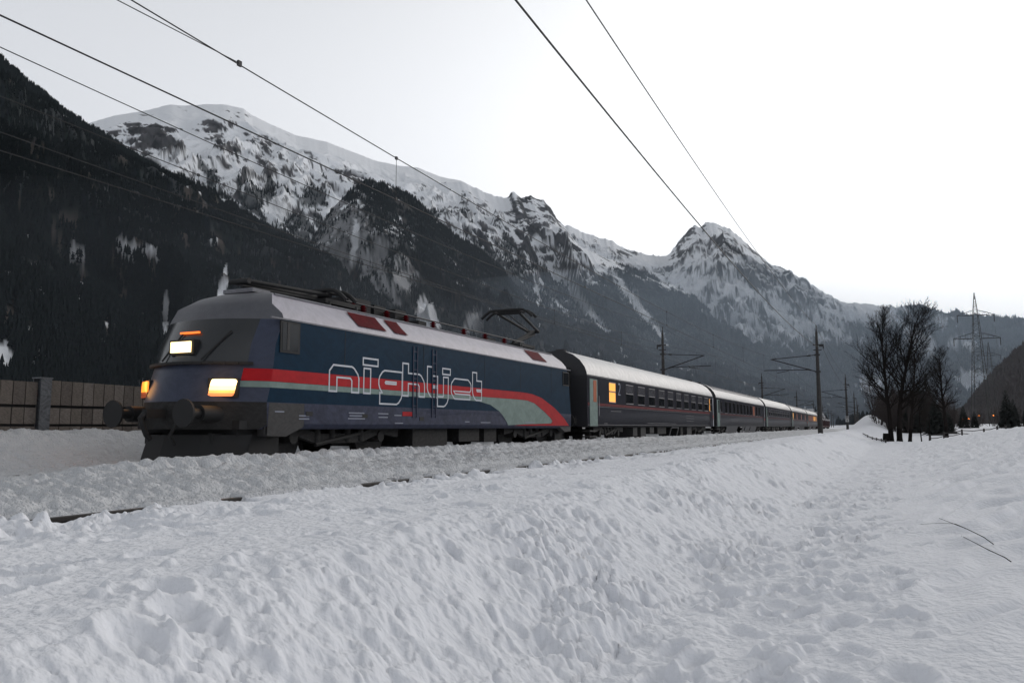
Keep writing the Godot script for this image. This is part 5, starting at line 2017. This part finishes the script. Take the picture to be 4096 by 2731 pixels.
func fences() -> void:
	# half buried fence along the crest of the bank
	var o := thing("snow_fence", "low half buried fence along the crest of the snowy bank", "fence", Vector3.ZERO)
	var pts := []
	for e in [[2.95, 64.0], [3.85, 64.5], [4.95, 64.0], [6.05, 61.5], [6.55, 59.0], [6.9, 58.0]]:
		pts.append(Vector3(e[0], land(e[0], e[1] - 5.0) , -e[1]))
	for p in pts:
		var g := Geo.new()
		g.rod(p + Vector3(0, -0.9, 0), p + Vector3(0, 0.38, 0), 0.06, 8)
		part("post", g, M["fence_wood"], o)
	for k in pts.size() - 1:
		for h in [0.30, 0.08]:
			var g := Geo.new()
			var mid: Vector3 = pts[k].lerp(pts[k + 1], 0.5) + Vector3(0, h - 0.06, 0)
			g.tube(PackedVector3Array([pts[k] + Vector3(0, h, 0), mid, pts[k + 1] + Vector3(0, h, 0)]), PackedFloat32Array([0.028]), 5)
			part("rail", g, M["fence_wood"], o)
	# dark low fence running down to the foot of the tall tree
	var f := thing("field_fence", "dark low fence running down from the line to the tallest bare tree", "fence", Vector3.ZERO)
	var run := [[-2.35, 103.0], [-1.75, 98.0], [-1.2, 92.0], [-0.75, 86.0], [-0.3, 80.0], [0.05, 74.0]]
	for k in run.size() - 1:
		var a := Vector3(run[k][0], land(run[k][0], run[k][1]) + 0.16, -run[k][1])
		var b := Vector3(run[k + 1][0], land(run[k + 1][0], run[k + 1][1]) + 0.16, -run[k + 1][1])
		var g := Geo.new()
		g.tube(PackedVector3Array([a, a.lerp(b, 0.5) + Vector3(0.05, -0.03, 0), b]), PackedFloat32Array([0.05, 0.07, 0.05]), 6)
		part("rail", g, M["fence_wood"], f)
		var p := Geo.new()
		p.rod(b + Vector3(0, -0.6, 0), b + Vector3(0, 0.12, 0), 0.07, 6)
		part("post", p, M["fence_wood"], f)


func small_things() -> void:
	# number plate on the second mast
	var s := MAST_S + MAST_STEP
	var o := thing("kilometre_plate", "white plate with the numbers 90 and 9 on the second near mast", "sign", line(4.46, 1.95, s - 0.24))
	for e in [[0.22, "90"], [-0.24, "9"]]:
		var g := Geo.new()
		g.box(Vector3(0, e[0], 0), Vector3(0.50, 0.43, 0.03))
		var pl := part("plate", g, M["sign_white"], o)
		var tm := TextMesh.new()
		var sf := SystemFont.new()
		sf.font_names = PackedStringArray(["Droid Sans"])
		sf.font_weight = 700
		tm.font = sf
		tm.text = e[1]
		tm.font_size = 64
		tm.pixel_size = 0.0062
		tm.depth = 0.01
		var t := put("number", tm, M["black"], pl)
		t.position = Vector3(0, e[0], 0.022)
	# red signal far along the line
	var sg := thing("railway_signal", "distant railway signal showing a red light", "signal", line(3.3, 0.0, 300.0))
	var g := Geo.new()
	g.rod(Vector3(0, -0.5, 0), Vector3(0, 3.2, 0), 0.09, 8)
	part("post", g, M["pole"], sg)
	var hd := Geo.new()
	hd.box(Vector3(0, 3.6, 0), Vector3(0.75, 1.3, 0.3))
	part("signal_head", hd, M["black"], sg)
	var lp := Geo.new()
	lp.sphere(Vector3(0, 3.4, 0.20), Vector3(0.16, 0.16, 0.08))
	part("red_lamp", lp, M["red_light"], sg)
	# lamps of the village behind the trees
	var lamps := [[3.85, 330.0, 0.43, "street_glow", "orange street lamp just right of the solitary bare tree"], [4.53, 330.0, 0.46, "street_glow", "brightest orange street lamp, between the solitary tree and the pylon"], [4.83, 360.0, 0.46, "street_glow", "faint orange street lamp right of the brightest one"], [5.41, 380.0, 0.66, "street_glow", "orange street lamp seen through the pylon's legs"], [6.17, 380.0, 0.67, "street_glow", "orange street lamp between the pylon and the pointed spruce"], [8.02, 205.0, 0.95, "pale_glow", "pale yellow green lamp at the right edge of the picture"]]
	for e in lamps:
		var q: Vector3 = dir(e[0]) * e[1]
		var h: float = EYE + e[1] * tan(deg_to_rad(e[2]))
		var ground_y := land(q.x, e[1])
		var l := thing("street_lamp", e[4], "street lamp", Vector3(q.x, ground_y, q.z))
		var pg := Geo.new()
		pg.rod(Vector3(0, -0.5, 0), Vector3(0, h - ground_y, 0), 0.07, 8, 0.05)
		part("post", pg, M["pole"], l)
		var hg := Geo.new()
		hg.sphere(Vector3(0, h - ground_y + 0.15, 0), Vector3(0.34, 0.2, 0.34) if e[3] == "street_glow" else Vector3(0.5, 0.65, 0.5))
		part("lamp_head", hg, M[e[3]], l)
	# dry stalks bent over the snow on the right
	for e in [["longest dry stalk arching over the snow on the right", [[0.57, 11.37, 0.04], [0.69, 9.05, 0.16], [0.78, 8.48, 0.14], [0.93, 8.86, -0.02]], 0.0042], ["thin dry stalk that meets the longest one", [[0.35, 11.04, 0.02], [0.53, 10.46, 0.08], [0.65, 9.91, 0.12], [0.69, 9.05, 0.16]], 0.0026], ["lower dry stalk nearer the camera on the right", [[0.67, 9.51, 0.04], [0.71, 8.40, 0.10], [0.76, 7.95, 0.10], [0.86, 7.81, 0.05], [0.95, 7.95, -0.04]], 0.0038]]:
		var sg2 := Geo.new()
		var pts := PackedVector3Array()
		for q in e[1]: pts.append(Vector3(q[0], land(q[0], q[1]) + q[2], -q[1]))
		sg2.tube(pts, PackedFloat32Array([e[2] * 0.5, e[2] * 0.8, e[2], e[2] * 1.2, e[2] * 1.3]), 6)
		var t := put("dry_stalk", sg2.mesh(), M["twig"])
		tag(t, e[0], "plant stalk", "dry stalks in the snow")
	# a stump at the foot of the tall tree
	var st := Geo.new()
	st.tube(PackedVector3Array([Vector3(0, -0.4, 0), Vector3(0, 0.3, 0), Vector3(0.02, 0.75, 0)]), PackedFloat32Array([0.36, 0.30, 0.27]), 10)
	var at := Vector3(0.1, land(0.1, 81.0), -81.0)
	var stump := put("tree_stump", st.mesh(), M["bark"])
	stump.position = at
	tag(stump, "dark stump at the left foot of the tallest bare tree", "stump")
